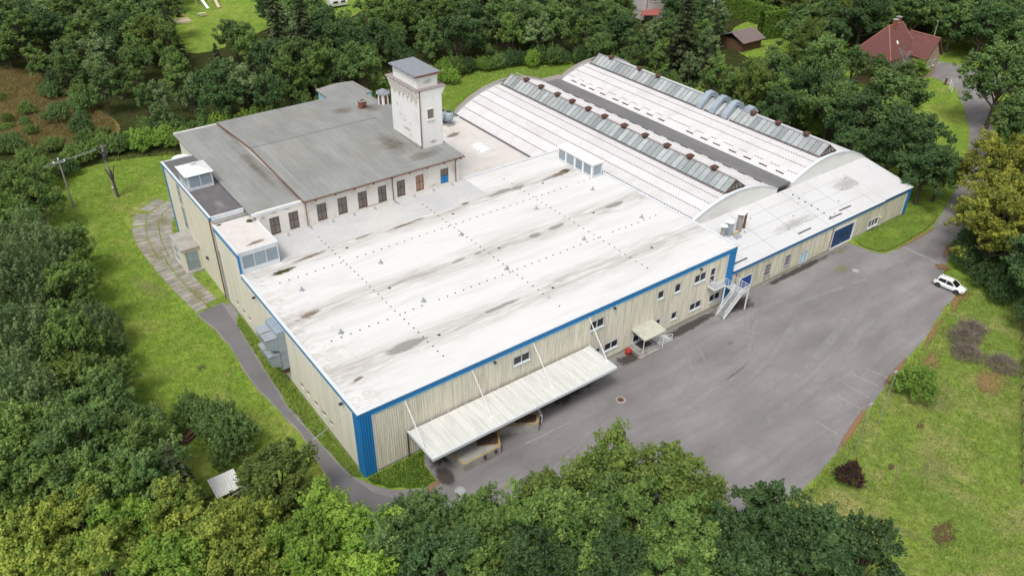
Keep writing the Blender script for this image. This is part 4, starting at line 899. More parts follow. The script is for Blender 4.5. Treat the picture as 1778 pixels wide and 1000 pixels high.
for x, z, rx, rz in ((35.2, 14.2, 1.7, .5),): stain('wall_stain', x, U0 - .002, z, rx, rz, 0, 'stain_plaster', tw, ((1, 0, 0), (0, 0, 1)))
for x, z, rx in ((35.1, 23.5, 1.7),): stain('wall_stain', x, 43.097, z, rx, .8, 0, 'stain_grey', tw, ((1, 0, 0), (0, 0, 1)))

an = thing('rear_annex', (36, 74, 0), 'rear annex with grey felt roof and blue edge behind the old building', 'building')
MB().prism([(32.3, 70.9), (39.7, 70.9), (39.4, 77.6), (36.3, 78.2), (32.3, 77.3)], 0, 12.3).build('wall', 'light_blue', an)
MB().prism([(32.0, 70.85), (39.9, 70.85), (39.6, 77.9), (36.4, 78.5), (32.0, 77.6)], 12.301, 12.55).build('roof', 'grey_felt', an)

# ---------------------------------------------------------------- low white roofed link building
lw = thing('link_building', (46, 52, 0), 'low link building with weathered white roof between the tower and arched hall', 'building')
box('wall', 'plaster', lw, 37.05, 55.9, 38.1, 66, 0, 5.3); box('roof', 'low_membrane', lw, 37.02, 56.2, 38.03, 66.2, 5.301, 5.55)
MB().box(37.05, 56.2, 66.201, 66.5, 5.2, 5.8).build('coping', 'white_trim', lw)
for x, y, rx, ry, mt in ((41, 42, 2, .8, 'stain_brown'), (45, 44, 1.2, .5, 'stain_grey'), (44, 56, 3, 2, 'stain_grey'), (50, 60, 3, 1.4, 'stain_brown'), (48, 42, 5, 1, 'stain_grey'), (39, 39.5, 1.4, .7, 'stain_brown')): stain('roof_stain', x, y, 5.55, rx, ry, .2, mt, lw)
dm = thing('dome_skylight', (50.6, 51.4, 5.55), 'low arched plastic dome skylight on the weathered white link roof', 'skylight')
prof = [(49.5, 5.55)] + [(50.7 - 1.2 * math.cos(math.pi * k / 8), 5.72 + .62 * math.sin(math.pi * k / 8)) for k in range(9)] + [(51.9, 5.55)]
MB().extrude_y(prof, 49.6, 53.4).build('dome', 'white_paint', dm)
for k in range(4): MB().extrude_y([(a + (a - 50.7) * .02, b + .02) for a, b in prof], 49.9 + k * 1.05, 49.96 + k * 1.05).build('dome_rib', 'galvanised', dm)
for i, (x, y, s) in enumerate(((52.0, 64.4, 1.0), (51.2, 65.6, 1.0))):
    cw = thing('roof_cowl', (x, y, 5.55), ('grey metal roof cowl on a square curb near the arched hall corner', 'grey metal roof cowl half hidden behind the tower')[i], 'roof vent', 'grey cowls on the link roof')
    MB().box(x - .8, x + .8, y - .8, y + .8, 5.55, 5.8).build('curb', 'concrete', cw)
    MB().lathe((x, y, 5.8), ((.42, 0), (.42, .7), (.75, .8), (.82, 1.5), (.75, 2.2), (.6, 2.3)), 14).build('cowl', 'duct_metal', cw, True); MB().lathe((x, y, 8.1), ((.55, 0), (.5, .12)), 14).build('cowl_lid', 'dark_metal', cw)

# ---------------------------------------------------------------- low wing
wg = thing('low_wing', (79, 4.5, 0), 'long low wing with white roof, blue fascia and stained beige cladding', 'building')
WO = [(59.1, 61.7, .1, 2.75, 'b'), (64.6, 65.7, 1.2, 3.0, 'l'), (69.2, 70.2, 1.25, 2.9, 'l'), (73.0, 74.8, .25, 2.15, 'p'), (80.7, 86.0, .15, 3.35, 'g'), (90.4, 93.0, .75, 2.05, 'w')]
panels(wg, 'cladding_panel', 'cladding_wing', (57.1, .02, 0), XA, FRONT, 43.2, .25, 4.3, .3, .03, 9, [(o[0] - F - 57.1, o[1] + F - 57.1, o[2] - F, o[3] + F) for o in WO])
box('wall_core', 'dark_metal', wg, 57.02, 101.2, .13, 9.4, -.05, 4.4); box('plinth', 'concrete', wg, 57.1, 101.2, .03, .125, 0, .25)
for a, b, z0, z1, k in WO:
    if k == 'b': window(wg, XA, FRONT, (0, .11), a, b, z0, z1, 0, 0, pmat='blue_door', fr=.1, back=0, proud=.15, sill=False, name='blue_door')
    elif k == 'p': window(wg, XA, FRONT, (0, .11), a, b, z0, z1, 1, 0, pmat='pale_blue_door', fr=.08, back=0, proud=.15, sill=False, name='pale_double_door')
    elif k == 'g':
        d = window(wg, XA, FRONT, (0, .11), a, b, z0, z1, 0, 0, pmat='garage_blue', fmat='white_paint', fr=.35, back=0, proud=.15, sill=False, name='garage_door')
        for q in range(3): box('door_window', 'dark_glass', d, a + 1.1 + q * 1.2, a + 1.75 + q * 1.2, .05, .075, 1.55, 1.95)
        for q in range(1, 5): box('door_rib', 'dark_metal', d, a, b, .082, .10, z0 + q * .64 - .015, z0 + q * .64 + .015)
        box('door_handle', 'galvanised', d, a + 2.5, a + 2.8, .03, .06, .5, .6)
    elif k == 'l': window(wg, XA, FRONT, (0, .11), a, b, z0, z1, 0, 2, pmat='old_pane', fmat='galvanised', back=0, proud=.15)
    else: window(wg, XA, FRONT, (0, .11), a, b, z0, z1, 2, 0, back=0, proud=.18)
box('wall_box', 'cladding_wing', wg, 93.2, 93.7, -.25, .0, .3, 1.9)
MB().hexa(((57.05, -.05, 4.72), (93.4, -.05, 4.72), (93.4, 9.6, 6.5), (57.05, 9.6, 6.5)), ((57.05, -.05, 4.9), (93.4, -.05, 4.9), (93.4, 9.6, 6.7), (57.05, 9.6, 6.7))).build('roof', 'wing_membrane', wg)
MB().hexa(((93.405, -.05, 4.85), (101.5, -.05, 4.85), (101.5, 9.6, 6.5), (93.405, 9.6, 6.5)), ((93.405, -.05, 5.05), (101.5, -.05, 5.05), (101.5, 9.6, 6.72), (93.405, 9.6, 6.72))).build('roof', 'wing_membrane', wg)
box('fascia', 'wing_blue', wg, 57.1, 93.35, -.14, -.06, 4.36, 4.86); box('fascia', 'wing_blue', wg, 93.351, 101.4, -.14, -.06, 4.5, 5.0); box('fascia_strip', 'light_blue', wg, 57.1, 93.35, -.13, .0, 4.27, 4.355)
box('roof_edge', 'white_trim', wg, 57.1, 93.35, -.2, -.06, 4.861, 4.93); box('roof_edge', 'white_trim', wg, 93.351, 101.4, -.2, -.06, 5.001, 5.07)
box('corner_trim', 'blue_trim', wg, 100.3, 101.3, -.06, .1, .05, 4.5); box('corner_strip', 'white_trim', wg, 100.15, 100.29, -.08, .1, .05, 4.35); box('corner_trim', 'blue_trim', wg, 101.201, 101.35, -.05, 9.5, 0.05, 4.84)
MB().tube((80.2, -.1, .2), (80.2, -.1, 4.3), .06).build('drainpipe', 'rust_pipe', wg); MB().tube((57.9, -.1, .2), (57.9, -.1, 4.3), .06).build('drainpipe', 'rust_pipe', wg)
ws = (6.7 - 4.9) / 9.65
def wz(y): return 4.9 + ws * (y + .05)
for x0, x1, y in ((57.4, 61, .8), (72.6, 75.6, .9), (80.2, 83.4, 1.0), (83.6, 86.6, 1.6)):
    MB().hexa(((x0, y, wz(y) + .0), (x1, y + .0, wz(y)), (x1, y + .22, wz(y + .22)), (x0, y + .22, wz(y + .22))), ((x0, y, wz(y) + .06), (x1, y, wz(y) + .06), (x1, y + .22, wz(y + .22) + .06), (x0, y + .22, wz(y + .22) + .06))).build('snow_guard', 'curb_metal', wg)
mb = MB()
for k in range(7): mb.lathe((81.5 - k * .15 - .6, 1.4 + k * 1.1, wz(1.4 + k * 1.1)), ((.14, 0), (.1, .12), (.02, .14)), 6)
for k in range(12): mb.lathe((58.5 + k * 3.4, 1.6 + (k * 37 % 7) * .9, wz(1.6 + (k * 37 % 7) * .9)), ((.11, 0), (.08, .08), (.02, .1)), 6)
o = mb.build('roof_fixings', 'dark_metal', wg); o['kind'] = 'stuff'
for x, y, rx, ry, mt in ((92, 6, 7, 2.4, 'stain_grey'), (74, 3, 9, 1.5, 'stain_grey')):
    stain('roof_stain', x, y, wz(y) + (.08 if x > 93.4 else .01), rx, ry, 0, mt, wg, ((1, 0, 0), (0, 1, ws)))
def wing_strip(x0, x1, y0, y1):
    MB().hexa(((x0, y0, wz(y0) - .02), (x1, y0, wz(y0) - .02), (x1, y1, wz(y1) - .02), (x0, y1, wz(y1) - .02)), ((x0, y0, wz(y0) + .012), (x1, y0, wz(y0) + .012), (x1, y1, wz(y1) + .012), (x0, y1, wz(y1) + .012))).build('membrane_seam', 'galvanised', wg)
for y in (2.5, 5.0, 7.4): wing_strip(57.3, 93.2, y, y + .05)
for x in (60.2, 66.4, 72.6, 78.8, 80.6, 85, 91.2): wing_strip(x, x + .06, .2, 9.4)
for i, (x, y, r, h, mt, lab) in enumerate(((61.1, 5.8, .34, 1.9, 'concrete', 'short concrete vent stack with white cap closest to the hall edge'), (62.5, 5.9, .42, 2.1, 'duct_metal', 'dark grey metal vent stack with white cap between two concrete stacks'), (64.6, 5.8, .42, 2.9, 'concrete', 'tallest broad concrete vent stack with wide white cap'), (65.9, 5.9, .18, 2.6, 'rust_pipe', 'thin brown vent pipe with small white cap'))):
    t = thing('vent_stack', (x, y, wz(y)), lab, 'vent stack', 'vent stacks on the wing roof')
    z = wz(y) - .1
    if mt == 'duct_metal': MB().box(x - r, x + r, y - r, y + r, z, z + h).build('stack', mt, t)
    else: MB().lathe((x, y, z), ((r, 0), (r, h)), 12).build('stack', mt, t)
    MB().lathe((x, y, z + h), ((r * .8, 0), (r * .8, .18)), 10).build('throat', 'dark_metal', t)
    MB().lathe((x, y, z + h + .18), ((r * 1.7, 0), (r * 1.6, .08), (.05, .28)), 12).build('cap', 'white_paint', t)
t = thing('roof_hatch', (63.3, 4.9, wz(4.9)), 'small grey hatch with orange brick upstand among the vent stacks', 'hatch')
MB().hexa(((62.8, 4.5, wz(4.5) - .05), (64.0, 4.5, wz(4.5) - .05), (64, 5.2, wz(5.2) - .05), (62.8, 5.2, wz(5.2) - .05)), ((62.8, 4.5, wz(4.5) + .15), (64.0, 4.5, wz(4.5) + .15), (64, 5.2, wz(5.2) + .25), (62.8, 5.2, wz(5.2) + .25))).build('lid', 'galvanised', t); MB().box(63.0, 64.0, 5.21, 5.6, wz(5.2) - .1, wz(5.2) + .6).build('upstand', 'sand', t)

# ---------------------------------------------------------------- arched halls
Y0, Y1 = 9.6, 68.0
def arched(name, lab, xc, R, zp, xl, xr, sky_x, lrows, rrows):
    t = thing(name, ((xl + xr) / 2, 38, 0), lab, 'factory hall', 'arched roof halls')
    za = lambda x: zp - R + math.sqrt(R * R - (x - xc) ** 2)
    xs_ = [xl + (xr - xl) * k / 30 for k in range(31)]
    for y, mt, hh, nm in ((Y0, 'gable', .16, 'front_gable'), (Y1, 'gable', .5, 'rear_gable')):
        MB().extrude_y([(xl, 0)] + [(x, za(x) + hh) for x in xs_] + [(xr, 0)], y, y + .3).build(nm, mt, t)
        mb = MB()
        for a, b in zip(xs_[:-1], xs_[1:]):
            mb.hexa(((a, y - .12, za(a) + hh), (b, y - .12, za(b) + hh), (b, y + .42, za(b) + hh), (a, y + .42, za(a) + hh)), ((a, y - .12, za(a) + hh + .1), (b, y - .12, za(b) + hh + .1), (b, y + .42, za(b) + hh + .1), (a, y + .42, za(a) + hh + .1)))
        mb.build('gable_coping', 'white_trim' if nm == 'front_gable' else 'barrel_cap', t)
    MB().extrude_y([(x, za(x) - .25) for x in xs_] + [(xr, 0), (xl, 0)], Y0 + .31, Y1 - .01).build('wall_core', 'gable', t)
    sl_, sr_ = sky_x - 2.1, sky_x + 2.1
    n = int((Y1 - Y0 - .7) / .28)
    def strip(x0, x1, ov):
        V, Fc = [], []
        for i in range(n + 1):
            y = Y0 + .42 + i * .28; w = .035 if i % 2 else -.035
            for k in range(4):
                x = x0 + (x1 - x0) * k / 3; lift = .03 + ov * (1 - k / 3)
                V.append((x, y, za(x) + w + lift))
            V.append((x0, y, za(x0) - .16))
        for i in range(n):
            for k in range(3): Fc.append((i * 5 + k, i * 5 + k + 1, (i + 1) * 5 + k + 1, (i + 1) * 5 + k))
            Fc.append((i * 5, (i + 1) * 5, (i + 1) * 5 + 4, i * 5 + 4))
        m_ = MB(); m_.v, m_.f = V, Fc
        m_.build('roof_sheet', 'barrel_sheet', t)
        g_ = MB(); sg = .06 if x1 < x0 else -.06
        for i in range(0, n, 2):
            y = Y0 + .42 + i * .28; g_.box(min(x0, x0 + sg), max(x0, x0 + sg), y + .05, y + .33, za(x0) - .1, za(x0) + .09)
        g_.build('lap_shade', 'dark_metal', t)['kind'] = 'stuff'  # dark dashes along each lap joint, painting in the shadow under the sheet
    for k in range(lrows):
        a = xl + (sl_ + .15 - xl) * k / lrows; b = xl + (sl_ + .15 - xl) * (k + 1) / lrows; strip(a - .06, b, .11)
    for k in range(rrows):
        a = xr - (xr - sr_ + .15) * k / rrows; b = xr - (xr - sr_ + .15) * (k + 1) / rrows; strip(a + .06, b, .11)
    # glazed ridge lantern
    zb = min(za(sl_), za(sr_)) + .22; zr = zb + 1.5
    sk = MB().box(sl_ - .1, sl_ + .06, Y0 + .9, Y1 - .6, zb - .45, zb + .02).box(sr_ - .06, sr_ + .1, Y0 + .9, Y1 - .6, zb - .45, zb + .02).build('skylight', 'curb_metal', t)
    MB().extrude_y([(sl_ + .1, zb - .1), (sky_x, zr - .14), (sr_ - .1, zb - .1)], Y0 + 1.1, Y1 - .8).build('skylight_inner', 'grey_glass', sk)
    npan = 50; pl = (Y1 - Y0 - 1.7) / npan
    pm = MB().hexa(((0, .04, 0), (2.1, .04, 1.5), (2.1, pl - .04, 1.5), (0, pl - .04, 0)), ((-.015, .04, .025), (2.085, .04, 1.525), (2.085, pl - .04, 1.525), (-.015, pl - .04, .025))).mesh('pane'); pm.materials.append(M['skylight_glass'])
    pm2 = MB().hexa(((0, .04, 0), (-2.1, .04, 1.5), (-2.1, pl - .04, 1.5), (0, pl - .04, 0)), ((.015, .04, .025), (-2.085, .04, 1.525), (-2.085, pl - .04, 1.525), (.015, pl - .04, .025))).mesh('pane'); pm2.materials.append(M['skylight_glass'])
    L = wloc(sk); mb = MB()
    for k in range(npan):
        y = Y0 + .95 + k * pl
        link('pane', pm, sk, (sl_ - L[0], y - L[1], zb - L[2])); link('pane', pm2, sk, (sr_ - L[0], y - L[1], zb - L[2]))
    for k in range(npan + 1):
        y = Y0 + .95 + k * pl
        for x in (sl_, sr_): mb.tube((x, y, zb + .02), (sky_x, y, zr + .04), .045, n=4)
    mb.build('glazing_bars', 'dark_metal', sk)['kind'] = 'stuff'
    MB().box(sky_x - .14, sky_x + .14, Y0 + .85, Y1 - .6, zr, zr + .1).build('ridge_cap', 'barrel_cap' if xc < 80 else 'galvanised', sk)
    MB().box(sl_ - .45, sl_ - .11, Y0 + .9, Y1 - .6, zb - .5, zb - .12).box(sr_ + .11, sr_ + .4, Y0 + .9, Y1 - .6, zb - .5, zb - .12).build('skylight_gutter', 'valley_felt', sk)
    MB().tube((sl_ - .4, Y0 + .9, zb - .05), (sl_ - .4, Y1 - .6, zb - .05), .045, n=6).build('foot_rail', 'curb_metal', sk)
    for y in (Y0 + .9, Y1 - .68):
        for p, q in (((sl_, y, zb), (sky_x, y, zr)), ((sr_, y, zb), (sky_x, y, zr)), ((sl_, y, zb), (sr_, y, zb)), ((sky_x, y, zb), (sky_x, y, zr)), ((sky_x - 1, y, zb), (sky_x, y, zr)), ((sky_x + 1, y, zb), (sky_x, y, zr))): MB().tube(p, q, .07, n=6).build('end_frame', 'rust', sk)
        MB().face(((sl_, y + .06, zb), (sr_, y + .06, zb), (sky_x, y + .06, zr))).build('pane', 'skylight_glass', sk)
    if xc < 80:
        MB().tube((sky_x + .9, Y0 + 1, zb + 1.75), (sky_x + .9, Y1 - 1, zb + 1.75), .03, n=5).build('ridge_rail', 'white_paint', sk)
        mb = MB()
        for k in range(15): y = Y0 + 1 + k * 4.0; mb.tube((sky_x + .9, y, zb + .8), (sky_x + .9, y, zb + 1.75), .03, n=5)
        mb.build('rail_post', 'white_paint', sk)
    return t, za, zr
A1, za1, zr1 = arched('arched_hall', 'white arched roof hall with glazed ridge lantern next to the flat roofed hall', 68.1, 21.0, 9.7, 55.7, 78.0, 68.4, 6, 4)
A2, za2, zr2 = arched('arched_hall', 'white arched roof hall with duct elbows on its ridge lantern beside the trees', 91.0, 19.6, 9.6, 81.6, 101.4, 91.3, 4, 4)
def ridge_vent(x, y, z, par):
    MB().box(x - .32, x + .32, y - .32, y + .32, z - .3, z + .22).hexa(((x - .52, y - .52, z + .22), (x + .52, y - .52, z + .22), (x + .52, y + .52, z + .22), (x - .52, y + .52, z + .22)), ((x - .42, y - .42, z + .5), (x + .42, y - .42, z + .5), (x + .42, y + .42, z + .5), (x - .42, y + .42, z + .5))).build('ridge_vent', 'rust', par)
for y in (62.3, 57.7, 52.8, 48.6, 44.2, 39.9, 34.9, 29.9, 24.9, 19.9, 14.9): ridge_vent(68.4, y, zr1 + .1, A1)
for y in (63.4, 55.0, 49.8, 26.3, 20.9, 15.1): ridge_vent(91.3, y, zr2 + .1, A2)
for y in (64.6, 61.8, 59.1, 55.8, 52.1, 49.3, 46.1, 42.7, 39.6, 32.6, 29.2, 26.3, 22.7, 19.5, 16.2, 12.8):
    x0, x1 = 82.5, 83.5
    h = MB().hexa(((x0, y - .75, za2(x0) + .02), (x1, y - .75, za2(x1) + .02), (x1, y + .75, za2(x1) + .02), (x0, y + .75, za2(x0) + .02)), ((x0, y - .75, za2(x0) + .22), (x1, y - .75, za2(x1) + .22), (x1, y + .75, za2(x1) + .22), (x0, y + .75, za2(x0) + .22))).build('roof_hatch', 'barrel_sheet', A2)
    MB().box(x0 - .1, x0 - .01, y - .78, y + .78, za2(x0) - .02, za2(x0) + .24).build('hatch_lip', 'rust', h)
for k in range(16):
    y = 12.8 + 3.18 * k; MB().hexa(((76.75, y - .75, za1(76.75)), (77.1, y - .75, za1(77.1)), (77.1, y + .75, za1(77.1)), (76.75, y + .75, za1(76.75))), ((76.75, y - .75, za1(76.75) + .22), (77.1, y - .75, za1(77.1) + .2), (77.1, y + .75, za1(77.1) + .2), (76.75, y + .75, za1(76.75) + .22))).build('gutter_slot', 'dark_metal', A1)
zv = za1(78.0) + .22
MB().box(55.45, 55.68, Y0 + .3, Y1, 5.55, 5.82).build('eaves_shade', 'valley_felt', A1)  # dark strip standing in for the line of shade under the left eave
box('valley_gutter', 'valley_felt', A1, 77.6, 81.6, Y0 + .3, Y1 + .3, zv - .3, zv + .04)
mb = MB()
for y in (36.0, 33.0, 30.0):      # duct elbows over the second lantern
    prof = [(88.7, za2(88.7) + .25), (89.2, za2(89) + .1), (89.7, za2(89) + .5), (91.0, zr2 + .35), (91.7, zr2 + .35), (92.4, zr2 - .3), (93.2, zr2 - .9), (93.8, zr2 - .6), (92.9, zr2 + .7), (92.0, zr2 + 1.15), (90.9, zr2 + 1.1), (88.9, za2(89) + 1.0)]
    MB().extrude_y(prof, y, y + 1.15).build('duct_elbow', 'duct_metal', A2)
    MB().tube((88.2, y - .6, za2(88.2)), (91.2, y - .6, zr2 + .3), .05, n=6).build('access_rail', 'white_paint', A2)
MB().extrude_y([(91.4, zr2 - .2), (93.4, zr2 - .9), (93.9, zr2 - .2), (92.8, zr2 + .8), (91.6, zr2 + .6)], 27.2, 28.6).build('duct_elbow', 'duct_metal', A2)
sh = thing('lean_to_shed', (79.5, 70.5, 0), 'low grey roofed lean-to at the rear end of the arched halls', 'shed')
box('wall', 'plaster', sh, 76.8, 84.5, 68.45, 72.0, 0, 6.4); box('roof', 'barrel_cap', sh, 76.5, 84.8, 68.45, 72.3, 6.401, 6.6)
for k in range(2): box('window', 'old_pane', sh, 76.72, 76.79, 69 + k * 1.5, 70 + k * 1.5, 4.0, 5.2)

# ---------------------------------------------------------------- car
car = thing('parked_car', (85.75, -16.65, 0), 'white hatchback car parked at the edge of the yard under the trees', 'car')
car.rotation_euler = (0, 0, math.radians(-90 + 6))          # local +x is the car's nose
def loft(name, mat, secs, parent, smooth=True):
    V, Fc = [], []; n = len(secs[0])
    for s_ in secs: V += s_
    for i in range(len(secs) - 1):
        for k in range(n):
            j = (k + 1) % n; Fc.append((i * n + k, i * n + j, (i + 1) * n + j, (i + 1) * n + k))
    Fc.append(tuple(range(n - 1, -1, -1))); Fc.append(tuple((len(secs) - 1) * n + k for k in range(n)))
    me = bpy.data.meshes.new(name); me.from_pydata(V, [], Fc); me.materials.append(M[mat])
    for p in me.polygons: p.use_smooth = smooth
    me.update()
    return link(name, me, parent)
def sec(x, hw, z0, zm, z1, tw):
    return [(x, -hw * .82, z0), (x, -hw * .97, z0 + .12), (x, -hw, zm), (x, -hw * tw, z1 - .04), (x, -hw * tw * .8, z1), (x, hw * tw * .8, z1), (x, hw * tw, z1 - .04), (x, hw, zm), (x, hw * .97, z0 + .12), (x, hw * .82, z0)]
body = loft('body', 'car_paint', [sec(-2.15, .70, .42, .62, .82, .85), sec(-2.08, .82, .30, .62, .95, .88), sec(-1.8, .88, .24, .65, 1.02, .9), sec(-1.2, .91, .22, .66, 1.0, .93), sec(0, .92, .22, .66, .96, .94), sec(.8, .91, .22, .66, .95, .92), sec(1.3, .90, .24, .62, .88, .88), sec(1.8, .86, .26, .56, .78, .82), sec(2.1, .74, .32, .5, .66, .78), sec(2.2, .6, .38, .48, .58, .75)], car)
def gs(x, hb, zb, ht, zt): return [(x, -hb, zb), (x, -ht, zt - .05), (x, -ht * .85, zt), (x, ht * .85, zt), (x, ht, zt - .05), (x, hb, zb)]
gh = loft('greenhouse', 'car_glass', [gs(-2.0, .72, .93, .62, 1.02), gs(-1.55, .78, .95, .60, 1.38), gs(-1.1, .82, .93, .61, 1.46), gs(-.2, .84, .9, .63, 1.49), gs(.35, .83, .9, .60, 1.41), gs(1.15, .76, .88, .6, .93)], car)
loft('roof', 'car_paint', [[(x, s * y, z) for s, y, z in ((-1, w, z0), (-1, w * .8, z0 + .045), (1, w * .8, z0 + .045), (1, w, z0))] for x, w, z0 in ((-1.75, .58, 1.30), (-1.5, .62, 1.40), (-1.1, .64, 1.455), (-.2, .66, 1.485), (.32, .62, 1.415))], car)
for s_ in (-1, 1):
    for a, b, r in (((-1.45, .66, 1.40), (-1.75, .84, .96), .09), ((-.35, .665, 1.46), (-.4, .86, .93), .045), ((.32, .63, 1.42), (1.1, .78, .92), .05)):
        MB().tube((a[0], s_ * a[1], a[2]), (b[0], s_ * b[1], b[2]), r, n=6).build('pillar', 'car_paint', None).parent = car
    for x in (-1.32, 1.32):
        w = MB().tube((x, s_ * .70, .33), (x, s_ * .915, .33), .335, n=20).build('wheel', 'tyre', None); w.parent = car
        r_ = MB().tube((x, s_ * .90, .33), (x, s_ * .93, .33), .22, n=12).build('rim', 'alloy', None); r_.parent = w
        ar = MB().tube((x, s_ * .80, .35), (x, s_ * .918, .35), .41, n=20).build('wheel_arch', 'tyre', None); ar.parent = car
    m_ = MB().box(.62, .78, s_ * .88 - .1, s_ * .88 + .1, .92, 1.04).build('mirror', 'car_paint', None); m_.parent = car
    m_ = MB().box(1.78, 2.12, s_ * .66 - .14, s_ * .66 + .14, .60, .70).build('headlight', 'head_lamp', None); m_.parent = car
    m_ = MB().box(-2.14, -1.98, s_ * .66 - .16, s_ * .66 + .16, .78, .90).build('tail_light', 'tail_lamp', None); m_.parent = car
    m_ = MB().box(-.2, .02, s_ * .925 - .015, s_ * .925 + .015, .80, .84).build('door_handle', 'car_paint', None); m_.parent = car
m_ = MB().box(2.16, 2.24, -.3, .3, .40, .5).build('grille', 'tyre', None); m_.parent = car

# ---------------------------------------------------------------- poles, lamps, cable
def lattice_post(name, x, y, h, r, lab, cat, grp=None, mt='pole_wood'):
    t = thing(name, (x, y, 0), lab, cat, grp); MB().tube((x, y, -.1), (x, y, h), r, r * .65, 8).build('pole', mt, t); return t
p1 = lattice_post('power_pole', -11.2, 81.6, 8.6, .17, 'tall wooden power pole with white insulators on the left lawn', 'power pole')
MB().box(-12.1, -10.3, 81.52, 81.68, 8.0, 8.14).build('crossarm', 'galvanised', p1)
for x in (-12.0, -11.2, -10.4): MB().lathe((x, 81.6, 8.14 if x != -11.2 else 8.6), ((.09, 0), (.12, .08), (.09, .16), (.12, .24), (.05, .34)), 8).build('insulator', 'white_paint', p1)
p2 = lattice_post('power_pole', -4.5, 81.5, 9.6, .2, 'power pole with transformer gear and a trimmed bare trunk on the lawn', 'power pole')
MB().box(-5.4, -3.6, 81.4, 81.6, 8.9, 9.05).box(-5.1, -3.9, 81.1, 81.9, 8.2, 8.32).build('crossarm', 'dark_metal', p2)
MB().lathe((-4.5, 81.0, 7.0), ((.3, 0), (.42, .1), (.42, 1.0), (.3, 1.1)), 10).build('transformer', 'dark_metal', p2)
for x in (-5.3, -4.5, -3.7): MB().lathe((x, 81.5, 9.05 if x != -4.5 else 9.6), ((.09, 0), (.13, .1), (.09, .2), (.05, .34)), 8).build('insulator', 'dark_metal', p2)
mb = MB(); rg = random.Random(4)
mb.tube((-4.2, 81.3, 0), (-4.3, 81.3, 3.0), .2, .16)
for k in range(6):
    a = rg.uniform(0, 6.28); q = (-4.3 + math.cos(a) * .5, 81.3 + math.sin(a) * .5, 4.2 + rg.random()); mb.tube((-4.3, 81.3, 2.6), q, .11, .08, 6); mb.tube(q, (q[0] + math.cos(a) * .25, q[1] + math.sin(a) * .25, q[2] + .9), .09, .06, 6)
mb.build('bare_trunk', 'bark', p2)
MB().lathe((-4.7, 81.25, 1.9), ((.02, -.15), (.15, 0), (.02, .15)), 8).build('number_plate', 'white_paint', p2)
lattice_post('thin_post', -14.4, 80.2, 4.4, .09, 'thin leaning wooden post at the lawn edge by the left trees', 'post').rotation_euler = (0.0, -.06, 0)
def wire(a, b, sag, r, n=10):
    mb = MB(); pr_ = None
    for k in range(n + 1):
        t = k / n; p = tuple(a[i] + (b[i] - a[i]) * t for i in range(2)) + (a[2] + (b[2] - a[2]) * t - sag * 4 * t * (1 - t),)
        if pr_: mb.tube(pr_, p, r, n=5)
        pr_ = p
    return mb
mb = MB()
for dx in (-.85, 0, .85):
    for A, B, sg in (((-11.2 + dx, 81.6, 8.4), (-4.5 + dx, 81.5, 9.2), .25), ((-11.2 + dx, 81.6, 8.4), (-34 + dx, 76, 8.8), .8)):
        w = wire(A, B, sg, .016); i = len(mb.v); mb.v += w.v; mb.f += [tuple(i + q for q in f) for f in w.f]
tag(mb.build('power_lines', 'cable'), 'three thin power lines strung between the two poles on the lawn', 'power line')
tag(wire((-.05, 2.6, 7.4), (-17, -1.5, 7.0), .7, .03, 16).build('service_cable', 'cable'), 'pale cable running from the hall corner wall down over the side road', 'cable')
for i, (x, y, h, lab) in enumerate(((45.2, -28.5, 7.6, 'slim grey lamp post at the yard edge beside the dark red bush'), (51.9, -27.1, 7.8, 'slim grey lamp post at the yard edge beside the round green bush'))):
    t = thing('lamp_post', (x, y, 0), lab, 'lamp post', 'lamp posts at the yard edge')
    MB().tube((x, y, 0), (x, y, h), .045, .03, 8).build('pole', 'galvanised', t); MB().box(x - .5, x + .1, y - .1, y + .1, h, h + .08).build('lamp_head', 'galvanised', t)
for i, (x, y, h, lab) in enumerate(((185.3, 44.8, 9.2, 'tall concrete pole with lamp beside the country road'), (143.5, 82, 12, 'tall slim pole rising from the trees behind the shed'), (180, 79, 9.5, 'slim pole at the edge of the dark wood'))):
    t = lattice_post('street_pole', x, y, h, .2, lab, 'pole', 'poles along the country road', 'concrete'); MB().box(x - .5, x + .1, y - .12, y + .12, h - .7, h - .45).build('lamp_head', 'white_paint', t)
bt = thing('road_barrier', (186.5, 22, 0), 'grey metal road barrier at the far side of the country road', 'barrier')
MB().box(184.9, 185.05, 16, 28, .75, 1.0).build('beam', 'galvanised', bt)
for k in range(5): MB().tube((185.0, 16.3 + k * 2.85, 0), (185.0, 16.3 + k * 2.85, 1.0), .07).build('post', 'galvanised', bt)
gt = thing('yard_gate', (166, 24, 0), 'open white metal gate leaf and posts where the drive meets the road', 'gate')
for x, y in ((165.6, 28.2), (173.6, 20.2)): MB().tube((x, y, 0), (x, y, 2.2), .1).build('post', 'white_paint', gt)
for z in (.4, 1.1, 1.8): MB().tube((165.6, 28.2, z), (162.4, 25.8, z), .04).build('rail', 'white_paint', gt)
for k in range(6): t = k / 5; MB().tube((165.6 - 3.2 * t, 28.2 - 2.4 * t, .4), (165.6 - 3.2 * t, 28.2 - 2.4 * t, 1.8), .03).build('bar', 'white_paint', gt)
for z in (.4, 1.1, 1.8): MB().tube((173.6, 20.2, z), (171.8, 18.2, z), .04).build('rail', 'galvanised', gt)
for i, (x, y) in enumerate(((170.4, 36.5), (167.5, 30.2))):
    t = thing('gate_pillar', (x, y, 0), ('brown gate pillar next to the red roofed house', 'brown gate pillar on the verge by the white gate')[i], 'pillar', 'gate pillars'); MB().box(x - .2, x + .2, y - .2, y + .2, 0, 1.7).build('shaft', 'wood_brown', t); MB().box(x - .25, x + .25, y - .25, y + .25, 1.7, 1.8).build('cap', 'concrete', t)
